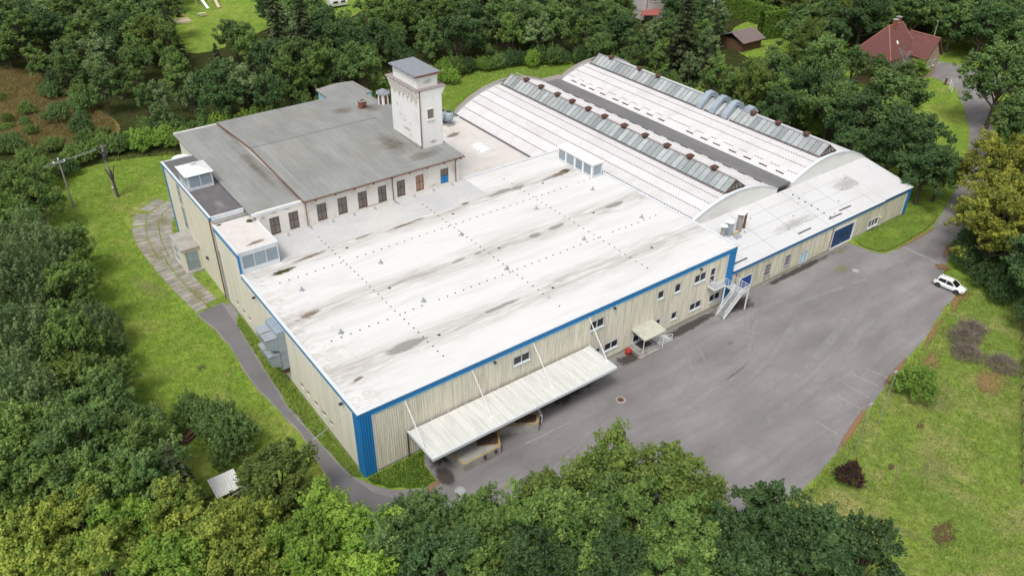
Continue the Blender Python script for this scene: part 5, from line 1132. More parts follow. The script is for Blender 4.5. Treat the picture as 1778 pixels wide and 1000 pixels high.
# boundary fence on the right
fn = thing('boundary_fence', (72, -33.5, 0), 'low dark wire fence with posts along the right hand meadow edge', 'fence')
A_, B_ = (92, -24.0), (56, -41.5)
for k in range(15):
    t = k / 14; x, y = A_[0] + (B_[0] - A_[0]) * t, A_[1] + (B_[1] - A_[1]) * t; MB().tube((x, y, 0), (x, y, 1.6), .06).build('post', 'rust_pipe', fn)
for z in (.3, .9, 1.5): MB().tube((A_[0], A_[1], z), (B_[0], B_[1], z), .025, n=5).build('wire', 'dark_metal', fn)

# ---------------------------------------------------------------- small yard things on the left
sd = thing('garden_shed', (-12.9, 5.6, 0), 'small shed with pale corrugated roof half hidden under the olive tree', 'shed')
box('wall', 'wood_brown', sd, -13.9, -11.6, 4.4, 6.6, 0, 2.1)
V, Fc = [], []
for k in range(41):
    x = -14.1 + k * .068; z = .05 if k % 4 < 2 else 0
    V += [(x, 4.2, 2.12 + z), (x, 6.8, 2.5 + z)]
for k in range(40): Fc.append((2 * k, 2 * k + 2, 2 * k + 3, 2 * k + 1))
m_ = MB(); m_.v, m_.f = V, Fc; m_.build('roof', 'canopy_sheet', sd)
wp = thing('timber_pile', (-13.2, 17.0, 0), 'pile of dark brown timber lying on the lawn beside the shrubs', 'timber pile')
rg = random.Random(9)
for k in range(18):
    lx, ly, lz = -13.2 + rg.uniform(-1.0, 1.0), 17.0 + rg.uniform(-.5, .5), .12 + .2 * (k // 6); a = .5 + rg.uniform(-.35, .35); L = rg.uniform(1.0, 1.9)
    MB().tube((lx - L * math.cos(a), ly - L * math.sin(a), lz), (lx + L * math.cos(a), ly + L * math.sin(a), lz + rg.uniform(-.05, .15)), rg.uniform(.08, .14), n=6).build('log', 'wood_brown', wp)
cv = thing('tarpaulin_shelter', (-15.4, 87.0, 0), 'small grey tarpaulin shelter behind the wooden power pole', 'shelter')
MB().hexa(((-17, 86.2, 1.6), (-14.2, 86.2, 1.2), (-14.2, 88.4, 1.3), (-17, 88.4, 1.8)), ((-17, 86.2, 1.7), (-14.2, 86.2, 1.3), (-14.2, 88.4, 1.4), (-17, 88.4, 1.9))).build('sheet', 'grey_slate', cv)
for x, y in ((-16.8, 86.4), (-14.4, 86.4), (-14.4, 88.2), (-16.8, 88.2)): MB().tube((x, y, 0), (x, y, 1.5), .06).build('leg', 'pole_wood', cv)

# ---------------------------------------------------------------- houses and gardens behind
hs_ = thing('red_roof_house', (164, 42, 0), 'old ochre villa with steep red tiled hip roof and two chimneys', 'house')
box('wall', 'house_plaster', hs_, 156, 170, 38, 49, 0, 6.2)
mb = MB(); e = 6.1
mb.face(((155.4, 37.4, e), (170.6, 37.4, e), (167.5, 43.5, 13.6), (160.5, 43.5, 13.6))).face(((170.6, 49.6, e), (155.4, 49.6, e), (160.5, 43.5, 13.6), (167.5, 43.5, 13.6))).face(((155.4, 49.6, e), (155.4, 37.4, e), (160.5, 43.5, 13.6))).face(((170.6, 37.4, e), (170.6, 49.6, e), (167.5, 43.5, 13.6))).face(((155.4, 37.4, e), (155.4, 49.6, e), (170.6, 49.6, e), (170.6, 37.4, e)))
rf = mb.build('hip_roof', 'roof_tile', hs_)
mb = MB()
for a, b in (((155.4, 37.4, e), (160.5, 43.5, 13.6)), ((170.6, 37.4, e), (167.5, 43.5, 13.6)), ((160.5, 43.5, 13.6), (167.5, 43.5, 13.6)), ((155.4, 49.6, e), (160.5, 43.5, 13.6))): mb.tube(a, b, .22, n=6)
mb.build('ridge_tiles', 'tile_ridge', rf)
for x, y in ((162.5, 43.0), (166.0, 44.0)): c_ = MB().box(x - .5, x + .5, y - .5, y + .5, 12.0, 15.0).build('chimney', 'brick_red', hs_); MB().box(x - .65, x + .65, y - .65, y + .65, 15.0, 15.25).build('chimney_cap', 'concrete', c_)
box('cross_wing', 'house_plaster', hs_, 167.0, 174.0, 33.0, 39.5, 0, 6.0)
MB().extrude_y([(166.5, 5.9), (170.5, 10.7), (174.5, 5.9), (174.5, 6.3), (170.5, 11.2), (166.5, 6.3)], 32.4, 42.0).build('wing_roof', 'roof_tile', hs_); MB().tube((170.5, 32.4, 11.2), (170.5, 42, 11.2), .2, n=6).build('ridge_tiles', 'tile_ridge', hs_)
MB().extrude_y([(167.0, 6.0), (174, 6.0), (170.5, 10.5)], 33.0, 33.3).build('gable', 'house_plaster', hs_); MB().tube((166.4, 32.5, 6.05), (166.4, 42, 6.05), .15, n=6).build('eaves_trim', 'tile_ridge', hs_)
MB().hexa(((150, 37.0, 3.2), (156, 37, 4.6), (156, 45, 4.6), (150, 45, 3.2)), ((150, 37.0, 3.4), (156, 37, 4.8), (156, 45, 4.8), (150, 45, 3.4))).build('porch_roof', 'roof_tile', hs_); box('porch_wall', 'house_plaster', hs_, 150.6, 155.99, 38, 44.6, 0, 3.2)
for x, z in ((158.4, 3.6), (162, 3.6), (165, 3.6), (158.4, .9), (162, .9)): window(hs_, XA, FRONT, (0, 38), x, x + 1.1, z, z + 1.6, 1, 0, back=-.02)
for x in (168.6, 171.4): window(hs_, XA, FRONT, (0, 33), x, x + 1.1, 3.4, 5.0, 1, 0, back=-.02)
for y in (39.5, 42.5, 46): window(hs_, YA, LEFT, (156, 0), y, y + 1.1, 4.9, 5.8, 0, 0, back=-.02)
for y in (34.2, 36.4): window(hs_, YA, LEFT, (167, 0), y, y + 1.1, 3.3, 5.0, 1, 0, back=-.02)
MB().hexa(((161.2, 39.9, 9.1), (161.8, 39.9, 9.1), (161.8, 40.5, 9.85), (161.2, 40.5, 9.85)), ((161.2, 39.8, 9.4), (161.8, 39.8, 9.4), (161.8, 40.4, 10.1), (161.2, 40.4, 10.1))).build('roof_window', 'white_paint', hs_)

h2 = thing('white_house', (152, 112, 0), 'white clapboard house with dark slate roof and red lean-to roof among the trees', 'house')
box('wall_core', 'siding', h2, 146.1, 155.9, 108.1, 117.9, 0, 8.3)
for k in range(11): box('board', 'siding', h2, 145.98, 146.09, 108.12, 117.9, 2.4 + k * .54, 2.9 + k * .54)
for k in range(11): box('board', 'siding', h2, 146.12, 155.9, 107.98, 108.09, 2.4 + k * .54, 2.9 + k * .54)
box('corner_board', 'grey_slate', h2, 145.92, 146.1, 107.92, 108.11, 0, 8.3)
MB().extrude_x([(107.0, 8.1), (113, 12.0), (119, 8.1), (119, 8.4), (113, 12.4), (107.0, 8.4)], 145.4, 156.6).build('roof', 'grey_slate', h2); MB().extrude_x([(108, 8.3), (118, 8.3), (113, 12.0)], 146, 146.3).build('gable', 'siding', h2)
window(h2, XA, FRONT, (0, 107.98), 148.5, 149.5, 5.2, 6.8, 1, 0, back=-.02); window(h2, XA, FRONT, (0, 107.98), 152.5, 153.5, 5.2, 6.8, 1, 0, back=-.02)
MB().hexa(((141.8, 106.2, 2.6), (146, 103.5, 2.6), (150.5, 106.5, 2.9), (145.9, 109, 2.9)), ((141.8, 106.2, 2.8), (146, 103.5, 2.8), (150.5, 106.5, 3.1), (145.9, 109, 3.1))).build('lean_to_roof', 'red_sheet', h2)
for x, y in ((142.3, 106.2), (146, 104), (150, 106.5)): MB().tube((x, y, 0), (x, y, 2.7), .09).build('lean_to_post', 'pole_wood', h2)
s2 = thing('brown_shed', (150.5, 76.5, 0), 'shed with brown and grey sheet roof in front of the tall clipped hedge', 'shed')
box('wall', 'wood_brown', s2, 146.5, 154, 73.5, 80.5, 0, 2.6)
MB().hexa(((145.8, 72.6, 2.4), (154.6, 72.6, 2.4), (154.6, 77, 4.2), (145.8, 77, 4.2)), ((145.8, 72.6, 2.6), (154.6, 72.6, 2.6), (154.6, 77, 4.4), (145.8, 77, 4.4))).build('roof', 'brown_sheet', s2); MB().hexa(((145.8, 77.002, 4.2), (154.6, 77.002, 4.2), (154.6, 81.4, 2.4), (145.8, 81.4, 2.4)), ((145.8, 77.002, 4.4), (154.6, 77.002, 4.4), (154.6, 81.4, 2.6), (145.8, 81.4, 2.6))).build('roof', 'grey_slate', s2)
rv = thing('caravan', (80.5, 170, 0), 'white caravan parked on the lawn beyond the wood', 'caravan')
MB().extrude_x([(168.8, .6), (171.2, .6), (171.3, 1.6), (171.1, 2.5), (168.9, 2.5), (168.7, 1.6)], 77.6, 83.2).build('body', 'white_paint', rv); box('window', 'dark_glass', rv, 78.5, 80, 168.62, 168.69, 1.5, 2.0); box('window', 'dark_glass', rv, 81, 82.3, 168.62, 168.69, 1.5, 2.0)
for y in (168.9, 171.1): MB().tube((80.4, y - .1, .35), (80.4, y + .1, .35), .35, n=14).build('wheel', 'tyre', rv)
for i, (x, y, mt, lab, dx) in enumerate(((39.5, 189.5, 'pink_plastic', 'pink playground slide on the lawn beyond the wood', -.9), (48, 193, 'white_paint', 'white playground slide on the lawn beyond the wood', -.35), (51, 192.5, 'pale_timber', 'pale timber playground slide next to the white slide', .5))):
    t = thing('playground_slide', (x, y, 0), lab, 'slide', 'slides on the playground')
    MB().hexa(((x - .35 + dx * 0, y - 5, .25), (x + .45, y - 5, .25), (x + .45 + dx, y + 1.5, 3.1), (x - .35 + dx, y + 1.5, 3.1)), ((x - .35, y - 5, .4), (x + .45, y - 5, .4), (x + .45 + dx, y + 1.5, 3.25), (x - .35 + dx, y + 1.5, 3.25))).build('chute', mt, t)
    MB().box(x - .8 + dx, x + .9 + dx, y + 1.5, y + 2.8, 2.95, 3.1).build('platform', 'wood_brown', t)
    for a in (-.7, .8):
        for b in (1.6, 2.7): MB().tube((x + a + dx, y + b, 0), (x + a + dx, y + b, 3.9), .08).build('post', 'pale_timber', t)
t = thing('sand_pit', (38.0, 180, 0), 'square timber framed sand pit on the playground lawn', 'sand pit')
MB().box(36.4, 39.6, 178.6, 181.6, 0, .15).build('sand', 'sand', t)
for b in ((36.1, 39.9, 178.2, 178.59), (36.1, 39.9, 181.61, 182.0), (36.1, 36.39, 178.6, 181.6), (39.61, 39.9, 178.6, 181.6)): box('board', 'pale_timber', t, *b, 0, .4)
t = thing('picnic_table', (44.5, 182.5, 0), 'timber picnic table with benches on the playground lawn', 'table')
box('table_top', 'pale_timber', t, 43.5, 45.5, 182, 183, .7, .78)
for y in (181.2, 183.4): box('bench', 'pale_timber', t, 43.5, 45.5, y, y + .35, .42, .48)
for x in (43.8, 45.1): MB().tube((x, 181.3, 0), (x, 182.6, .7), .06).tube((x, 183.7, 0), (x, 182.4, .7), .06).tube((x, 181.3, .4), (x, 183.7, .4), .05).build('leg', 'pale_timber', t)
t = thing('paddling_pool', (73.5, 176, 0), 'round pale blue paddling pool on the lawn beside the caravan', 'pool')
MB().lathe((73.5, 176, 0), ((1.7, 0), (1.75, .7), (1.6, .75), (1.5, .5), (.1, .5)), 20).build('pool_wall', 'light_blue', t); MB().lathe((73.5, 176, .5), ((1.49, 0), (1.49, .05)), 20).build('water', 'pale_blue_door', t)

# ---------------------------------------------------------------- foliage
def leaf_mesh(name, P, Nn, S, T, aspect=1.5, seed=0):
    rs = np.random.RandomState(seed); n = len(P)
    Nn = Nn / (np.linalg.norm(Nn, axis=1, keepdims=True) + 1e-9)
    a = np.cross(Nn, rs.normal(size=(n, 3))); a /= np.linalg.norm(a, axis=1, keepdims=True) + 1e-9
    b = np.cross(Nn, a); S = S[:, None]
    q = np.stack([P - a * S * aspect * .5, P - b * S * .5 + Nn * S * .12, P + a * S * aspect * .5, P + b * S * .5 + Nn * S * .12], 1).reshape(-1, 3)
    me = bpy.data.meshes.new(name)
    me.vertices.add(4 * n); me.vertices.foreach_set('co', q.astype(np.float32).ravel())
    me.loops.add(4 * n); me.loops.foreach_set('vertex_index', np.arange(4 * n, dtype=np.int32))
    me.polygons.add(n); me.polygons.foreach_set('loop_start', np.arange(0, 4 * n, 4, dtype=np.int32)); me.polygons.foreach_set('loop_total', np.full(n, 4, np.int32))
    at = me.attributes.new('tint', 'FLOAT', 'FACE'); at.data.foreach_set('value', np.clip(T, 0, 1).astype(np.float32))
    me.update(calc_edges=True); me.validate()
    return me
def unit(rs, n, zlo=-1.0):
    z = rs.uniform(zlo, 1, n); t = rs.uniform(0, 2 * np.pi, n); r = np.sqrt(1 - z * z)
    return np.stack([r * np.cos(t), r * np.sin(t), z], 1)
def clumps(rs, cen, dirs, rc, per, leaf, upw=.6, btint=None):
    """sprigs: leaves set along short twigs that point outward and up and taper to a tip; the young tips are lighter"""
    n = len(cen); ax = dirs * .75 + np.array([0, 0, upw]) + rs.normal(size=(n, 3)) * .28; ax /= np.linalg.norm(ax, axis=1, keepdims=True)
    A = np.repeat(ax, per, 0); L = np.repeat(rc, per)[:, None]; s = rs.uniform(0, 1, (n * per, 1)) ** .85
    u = rs.normal(size=(n * per, 3)); u -= A * (u * A).sum(1, keepdims=True); u /= np.linalg.norm(u, axis=1, keepdims=True) + 1e-9
    w = L * (.50 * (1 - s) ** .6 + .07) * rs.uniform(.3, 1.1, (n * per, 1))
    P = np.repeat(cen, per, 0) + A * L * (s * 1.25 - .25) + u * w
    Nn = u * .75 + A * .45 + np.array([0, 0, .35]) + rs.normal(size=(n * per, 3)) * .3
    S = leaf * rs.uniform(.6, 1.3, n * per)
    bt = rs.beta(1.6, 2.6, n) if btint is None else btint
    tint = np.repeat(bt, per) * .62 + rs.uniform(0, .22, n * per) + .25 * s[:, 0] ** 2
    return P, Nn, S, tint
def broad(seed, h=12.0, r=4.4, nc=600, per=26, leaf=.21, nl=9, base=.22, tuft=(.13, .24)):
    rs = np.random.RandomState(seed)
    L = [(0, 0, .56 * h, r * .55, .32 * h)]
    for k in range(nl):
        a = 2 * np.pi * k / nl + rs.uniform(-.4, .4); d = r * rs.uniform(.40, .78); z = h * rs.uniform(base + .14, .72); q = r * rs.uniform(.22, .38)
        L.append((d * np.cos(a), d * np.sin(a), z, q, min(q * rs.uniform(1.1, 2.0), .2 * h)))
    for k in range(5): L.append((rs.uniform(-.5, .5) * r, rs.uniform(-.5, .5) * r, h * rs.uniform(.70, .86), r * rs.uniform(.15, .27), h * rs.uniform(.10, .15)))
    L = np.array(L); w = L[:, 3] ** 2; w /= w.sum()
    nb = nc // 8                                    # boughs first, then a fan of sprigs on each, so dark gaps stay between boughs
    i = rs.choice(len(L), nb * 6, p=w); d = unit(rs, nb * 6, -.45)
    rad = np.stack([L[i, 3], L[i, 3], L[i, 4]], 1); cen = L[i, :3] + d * rad * (.55 + .52 * rs.beta(2.2, 1.4, (nb * 6, 1)))
    dist = np.stack([np.sqrt((((cen - l[:3]) / np.array([l[3], l[3], l[4]])) ** 2).sum(1)) for l in L], 1)
    dist[np.arange(len(i)), i] = 9
    keep = (dist.min(1) > .68) & (cen[:, 2] > base * h * .8)
    cen, d = cen[keep][:nb], d[keep][:nb]
    bt = np.clip(rs.beta(1.3, 1.9, len(cen)) + rs.normal(size=len(cen)) * .05, 0, 1)
    cen = np.repeat(cen, 8, 0) + rs.normal(size=(len(cen) * 8, 3)) * np.array([.075, .075, .05]) * r; bt = np.repeat(bt, 8) + rs.normal(size=len(cen)) * .06
    d = np.repeat(d, 8, 0) + rs.normal(size=(len(cen), 3)) * .45; d /= np.linalg.norm(d, axis=1, keepdims=True)
    n = len(cen)
    P, Nn, S, T = clumps(rs, cen, d, r * rs.uniform(tuft[0], tuft[1], n), per, leaf, .6, bt)
    m_ = leaf_mesh('crown', P, Nn, S, T, 1.5, seed)
    tr = MB(); tr.tube((0, 0, -.2), (0, 0, h * .35), r * .07, r * .05, 8).tube((0, 0, h * .35), (.1, .1, h * .75), r * .05, r * .015, 7)
    for l in L[1:]:
        z = max(h * .22, l[2] * .55); tr.tube((0, 0, z), (l[0] * .9, l[1] * .9, l[2]), r * .03, r * .01, 5)
    return m_, tr.mesh('trunk')
def plume(seed, h=13.0, r=5.0, nc=420, per=50, leaf=.2):
    """upright feathery crown of many rising sprays"""
    rs = np.random.RandomState(seed); P_, N_, S_, T_ = [], [], [], []
    tr = MB(); tr.tube((0, 0, -.2), (0, 0, h * .4), .3, .2, 8)
    for k in range(nc):
        a = rs.uniform(0, 2 * np.pi); q = r * np.sqrt(rs.uniform(0, 1)); top = h * (1 - .6 * (q / r) ** 2.2 + .07 * np.sin(3 * a + seed) + .05 * np.sin(q * 2.2 + seed)) * rs.uniform(.8, 1.03)
        if rs.rand() < .3: top *= rs.uniform(.5, .85); q = r * rs.uniform(.8, 1.02)
        L = rs.uniform(1.0, 2.4); t = rs.uniform(0, 1, per); out = np.array([np.cos(a), np.sin(a), 0])
        p = np.array([q * np.cos(a), q * np.sin(a), top - L]) + t[:, None] * (np.array([0, 0, L]) + out * .35 * L) + rs.normal(size=(per, 3)) * (.42 * (1.02 - .95 * t))[:, None]
        P_.append(p); N_.append(out * .5 + np.array([0, 0, .35]) + rs.normal(size=(per, 3)) * .5); S_.append(leaf * rs.uniform(.6, 1.2, per)); T_.append(rs.beta(1.6, 2.4) * .6 + rs.uniform(0, .25, per) + .2 * t)
        if k % 25 == 0: tr.tube((0, 0, h * .25), (q * .8 * np.cos(a), q * .8 * np.sin(a), top - L), .1, .03, 5)
    return leaf_mesh('crown', np.concatenate(P_), np.concatenate(N_), np.concatenate(S_), np.concatenate(T_), 1.9, seed), tr.mesh('trunk')
def spruce(seed, h=14.0, r=3.2, lev=30, leaf=.34, sparse=0.0):
    rs = np.random.RandomState(seed); P_, N_, T_ = [], [], []
    tr = MB(); tr.tube((0, 0, -.2), (0, 0, h), .26, .03, 8)
    for i in range(lev):
        f = i / lev; z = h * (.06 + .92 * f); R_ = r * (1 - f) ** .85 + .15; nb = int(6 + 8 * (1 - f))
        for k in range(nb):
            if rs.rand() < sparse: continue
            a = rs.uniform(0, 2 * np.pi); L = R_ * rs.uniform(.75, 1.1); n = max(6, int(30 * L / r)); t = rs.uniform(.1, 1, n)
            d = np.array([np.cos(a), np.sin(a), 0]); s = np.array([-d[1], d[0], 0])
            p = np.array([0, 0, z]) + d * (L * t)[:, None] + np.array([0, 0, 1]) * (-.32 * L * t ** 1.4 + .12 * L * t ** 4)[:, None] + s * (rs.normal(size=n) * .16 * L * (1.1 - t))[:, None]
            P_.append(p); N_.append(np.array([0, 0, .9]) + d * .25 + rs.normal(size=(n, 3)) * .35); T_.append(np.full(n, rs.uniform(0, .6)) + t * .3)
            if sparse: tr.tube((0, 0, z), tuple(np.array([0, 0, z]) + d * L * .9 + np.array([0, 0, -.26 * L])), .05, .015, 4)
    P_ = np.concatenate(P_); n = len(P_)
    return leaf_mesh('crown', P_, np.concatenate(N_), leaf * rs.uniform(.6, 1.3, n), np.concatenate(T_), 2.2, seed), tr.mesh('trunk')
def bush(seed, h=3.0, r=2.2, nc=240, per=26, leaf=.15, tall=1.0):
    rs = np.random.RandomState(seed); d = unit(rs, nc, -.1)
    lump = 1 + .22 * np.sin(3 * np.arctan2(d[:, 1], d[:, 0]) + seed) + rs.normal(size=nc) * .08
    cen = d * np.array([r, r, h * .62]) * (lump * rs.uniform(.7, 1.0, nc))[:, None] + np.array([0, 0, h * .34])
    P, Nn, S, T = clumps(rs, cen, d, r * rs.uniform(.2, .36, nc), per, leaf)
    P[:, 2] = np.maximum(P[:, 2], .03)
    tr = MB()
    for k in range(6): a = k * 1.05; tr.tube((0, 0, -.05), (r * .5 * math.cos(a), r * .5 * math.sin(a), h * .5), .06, .02, 5)
    return leaf_mesh('crown', P, Nn, S, T, 1.5, seed), tr.mesh('trunk')
def twigs(seed, h=1.7, r=2.0, n=420):
    rg = random.Random(seed); mb = MB()
    for k in range(n):
        a, q, e = rg.uniform(0, 6.28), r * math.sqrt(rg.random()), rg.uniform(0, 6.28); x, y = q * math.cos(a), q * math.sin(a); z = h * (1 - (q / r) ** 2) * rg.random(); L = rg.uniform(.5, 1.2)
        mb.tube((x, y, z), (x + L * math.cos(e), y + L * math.sin(e), z + rg.uniform(0, .7)), .03, .01, 3)
    return mb.mesh('branches')
SH = {'broad': [broad(s, nc=760, per=24, leaf=.2, nl=9 + s % 3, tuft=(.11, .2)) for s in (1, 2, 3, 4, 5)], 'fine': [broad(s, nc=1000, per=26, leaf=.165, nl=13, tuft=(.10, .19)) for s in (11, 12, 13, 14, 15, 16)],
      'slim': [broad(s, h=13, r=3.4, nc=560, per=24, leaf=.2, nl=8, base=.15, tuft=(.13, .24)) for s in (21, 22, 23, 24, 25)], 'plume': [plume(s) for s in (31, 32, 33)],
      'spruce': [spruce(41), spruce(42, lev=26)], 'ragged': [spruce(43, h=12, r=3.6, lev=20, leaf=.26, sparse=.35)], 'bush': [bush(s) for s in (51, 52, 53)]}
REF = {'broad': (12.0, 4.4), 'fine': (12.0, 4.4), 'slim': (13.0, 3.4), 'plume': (13.0, 5.0), 'spruce': (14.0, 3.2), 'ragged': (12.0, 3.6), 'bush': (3.0, 2.2)}
for L in SH.values():
    for c_, t_ in L: c_.materials.append(M['leaf_dark']); t_.materials.append(M['bark'])
RT = random.Random(77)
PLACED = []
def tree(shape, mat, x, y, h, r, name, label, cat, group):
    PLACED.append((x, y, r))
    c_, t_ = RT.choice(SH[shape]); H0, R0 = REF[shape]
    e = thing(name, (x, y, 0), label, cat, group)
    sc = (r / R0 * RT.uniform(.95, 1.05), r / R0 * RT.uniform(.95, 1.05), h / H0)
    e.rotation_euler = (0, 0, RT.uniform(0, 6.28))
    for nm, d in (('trunk', t_), ('crown', c_)):
        o = link(nm, d, e); o.scale = sc
        if nm == 'crown':
            o.material_slots[0].link = 'OBJECT'; o.material_slots[0].material = M[mat]
    return e
G1 = 'trees in the foreground below the yard'
for x, y, h, r in ((-29.7, 5.9, 10, 4.2), (-26.0, 5.6, 10, 4.2), (-22.8, 1.8, 10, 4.4), (-19.2, -0.4, 10, 4), (-16.7, -4.2, 10, 4), (-13.4, -5.1, 10, 3.6), (-29.7, 0.8, 10, 4.2), (-25.1, -2.6, 10, 4.3), (-20.3, -5.6, 10, 4.2), (-15.8, -9.3, 10, 4)):
    tree('fine', RT.choice(('leaf_yellow', 'leaf_yellow', 'leaf_lime')), x, y, h, r, 'maple_tree', 'yellowing maple tree in the row below the garden shed', 'tree', 'yellowing maples below the shed')
for x, y, h, r in ((-11.0, -10.2, 10.5, 4), (-8.2, -8.8, 9.5, 4.2), (-6.0, -12.6, 9.5, 4.2), (-7.2, -15.5, 11, 4.2), (-11.5, -13.4, 11, 4), (6.3, -20.2, 11, 4.0), (8.7, -23.9, 13, 4.5), (14.2, -25.7, 12, 4)):
    tree('fine', 'leaf_lime' if x < 0 else 'leaf_mid', x, y, h, r, 'maple_tree', 'bright green maple tree below the bend of the side road' if x < 0 else 'fresh green tree in the clump below the loading docks', 'tree', 'green maples by the road bend' if x < 0 else G1)
for x, y, h, r in ((-1.6, -11.6, 7, 3.4), (-4.0, -15.1, 11, 4.2), (-0.1, -15.4, 10, 4.2), (-2.6, -19.1, 12, 4.3), (3.7, -17.0, 10, 4.0), (1.7, -20.1, 12, 4.3), (4.3, -23.4, 12, 4.2), (9.3, -27.4, 12, 4.2), (16.2, -29.4, 12, 4.2), (12.6, -30.3, 11, 4), (11.5, -23.0, 11, 4)):
    tree('fine', RT.choice(('leaf_dark', 'leaf_mid', 'leaf_mid', 'leaf_deep')), x, y, h, r, 'broadleaf_tree', 'dense green broadleaf tree in the clump below the loading docks', 'tree', G1)
for x, y, h, r, lb in ((10.0, -18.6, 10.0, 4.0, 'olive green tree reaching over the yard below the docks'), (15.0, -20.4, 12.6, 4.6, 'tallest olive green tree in front of the asphalt yard'), (19.2, -24.4, 12, 4.5, 'broad olive tree with dark trunk in front of the asphalt yard'), (-9.3, -0.8, 10, 4.6, 'round olive tree between the small shed and the side road'), (20.3, -27.4, 11, 3.4, 'small yellowish olive tree beneath the broad olive tree')):
    tree('fine', 'leaf_olive', x, y, h, r, 'olive_green_tree', lb, 'tree', None)
for x, y, h, r in ((20.3, -31.4, 11, 4), (24.9, -32.8, 11, 4), (18.1, -34.3, 11, 4), (25.8, -36.1, 11, 4.2), (27.5, -39.3, 11, 4), (21.7, -36.8, 11, 4)):
    tree('broad', 'leaf_deep', x, y, h, r, 'oak_tree', 'dark green tree at the lower corner of the right meadow', 'tree', 'dark trees at the meadow corner')
for x, y, h, r in ((-20.4, 10.3, 12, 4.8), (-24.2, 11.0, 13, 5), (-19.4, 5.8, 11, 4.2), (-22.7, 6.2, 12, 4.5), (-27.8, 11.5, 12, 5), (-25.4, 15.9, 12, 4.6), (-28.9, 16.7, 13, 5), (-30.0, 9.7, 12, 4.6), (-18.7, 26.4, 8, 3.4), (-18.4, 17.0, 8, 3.4), (-21.2, 19.6, 10, 4.2)):
    tree('fine', RT.choice(('leaf_mid', 'leaf_dark', 'leaf_mid')), x, y, h, r, 'broadleaf_tree', 'green broadleaf tree in the thicket left of the timber pile', 'tree', 'trees left of the timber pile')
for x, y, h, r in ((-19.8, 56.5, 13, 4.6), (-23.1, 46.5, 14.5, 4.8), (-25.6, 33.8, 14, 5.0), (-17.2, 38.2, 8, 3.0), (-26.6, 23.6, 13, 4.6), (-28.5, 41, 13, 4.6)):
    tree('plume', 'leaf_willow', x, y, h, r, 'willow_tree', 'grey green willow with upright feathery shoots beside the left lawn', 'tree', 'willows along the left lawn')
for x, y, h, r in ((-15.4, 58.0, 9, 3.6), (-18.4, 43.6, 11.5, 4.0), (-20.6, 31.6, 12, 4.2), (-21.4, 25.4, 10.5, 3.8), (-25.5, 55, 12, 4.4), (-16.6, 33.0, 6, 2.4), (-16.2, 50.2, 8, 3.0)):
    tree(RT.choice(('broad', 'fine')), RT.choice(('leaf_dark', 'leaf_mid', 'leaf_olive')), x, y, h, r, 'broadleaf_tree', 'rounded green tree standing between the willows at the left lawn', 'tree', 'round trees between the willows')
for x, y, h, r in ((-18.3, 80.8, 11, 4.6), (-22.0, 69.7, 11, 4.6), (-16.2, 76.2, 9, 3.8), (-13.0, 91.1, 6, 2.8), (-24, 84, 10, 4)):
    tree('fine', 'leaf_mid', x, y, h, r, 'ash_tree', 'light green feathery tree by the power lines', 'tree', 'light trees by the power lines')
tree('fine', 'leaf_mid', 112.0, 31.2, 10, 3.5, 'ash_tree', 'bright fresh green ash tree next to the arched hall', 'tree', None)
for x, y, h, r in ((150.5, 38.0, 8.5, 3.4), (147.5, 42.5, 10, 3.6), (154.5, 34.5, 6.5, 3.0)): tree('fine', 'leaf_dark', x, y, h, r, 'garden_tree', 'leafy garden tree screening the front of the red roofed house', 'tree', 'garden trees by the red roofed house')
tree('fine', 'leaf_lime', 159.0, 33.5, 7, 2.8, 'ash_tree', 'small yellow green tree in front of the red roofed house', 'tree', None)
dt = thing('dead_tree', (157.5, 35.5, 0), 'bare dead tree with pale branches in front of the red roofed house', 'tree')
mb = MB(); rg = random.Random(31)
def limb(p, d, L, r, k):
    q = tuple(p[i] + d[i] * L for i in range(3)); mb.tube(p, q, r, r * .6, 5)
    if k:
        for _ in range(3):
            e_ = Vector((d[0] + rg.uniform(-.7, .7), d[1] + rg.uniform(-.7, .7), d[2] + rg.uniform(-.2, .4))).normalized(); limb(q, e_, L * rg.uniform(.55, .8), r * .6, k - 1)
limb((157.5, 35.5, 0), (0, 0, 1), 3.6, .22, 4)
mb.build('branches', 'pole_wood', dt)
tree('fine', 'leaf_dark', 37.8, 137.1, 11, 4.6, 'broadleaf_tree', 'round dark tree standing in front of the playground lawn', 'tree', None)
tree('fine', 'leaf_lime', 148.0, 47, 9, 3.2, 'ash_tree', 'yellow green tree left of the red roofed house', 'tree', None)
for x, y, h, r in ((119.0, 16.9, 17, 7.2), (112.6, 18.2, 14, 5.5), (111.6, 7.4, 15, 6), (105.9, 0.8, 12, 5), (109.5, -0.4, 9, 4.2), (106.6, 8.4, 12, 4.6), (130.2, 39.3, 16, 5), (114.4, 25.7, 14, 5), (106, 31.6, 12, 4.2), (106.4, 14.2, 10, 4)):
    tree('broad', RT.choice(('leaf_dark', 'leaf_deep')), x, y, h, r, 'linden_tree', 'large dark linden tree between the low wing and the red roofed house', 'tree', 'big dark trees beyond the wing')
for x, y, h, r in ((149.5, 11.1, 19, 7), (135.6, -.6, 15, 5.6), (142, 2, 14, 5), (158, 8, 16, 6), (89, -25.6, 12, 4.6), (84.5, -29.0, 6, 3), (94, -24.5, 11, 5), (77, -34.0, 4, 2.2), (66.5, -39.5, 3.4, 2), (71.5, -37, 3.4, 2)):
    tree('broad', 'leaf_dark' if x > 100 else 'leaf_deep', x, y, h, r, 'broadleaf_tree', 'dark broadleaf tree on the far side of the country drive' if x > 100 else 'dark broadleaf tree along the fence of the right meadow', 'tree', 'trees beside the drive' if x > 100 else 'trees along the right fence')
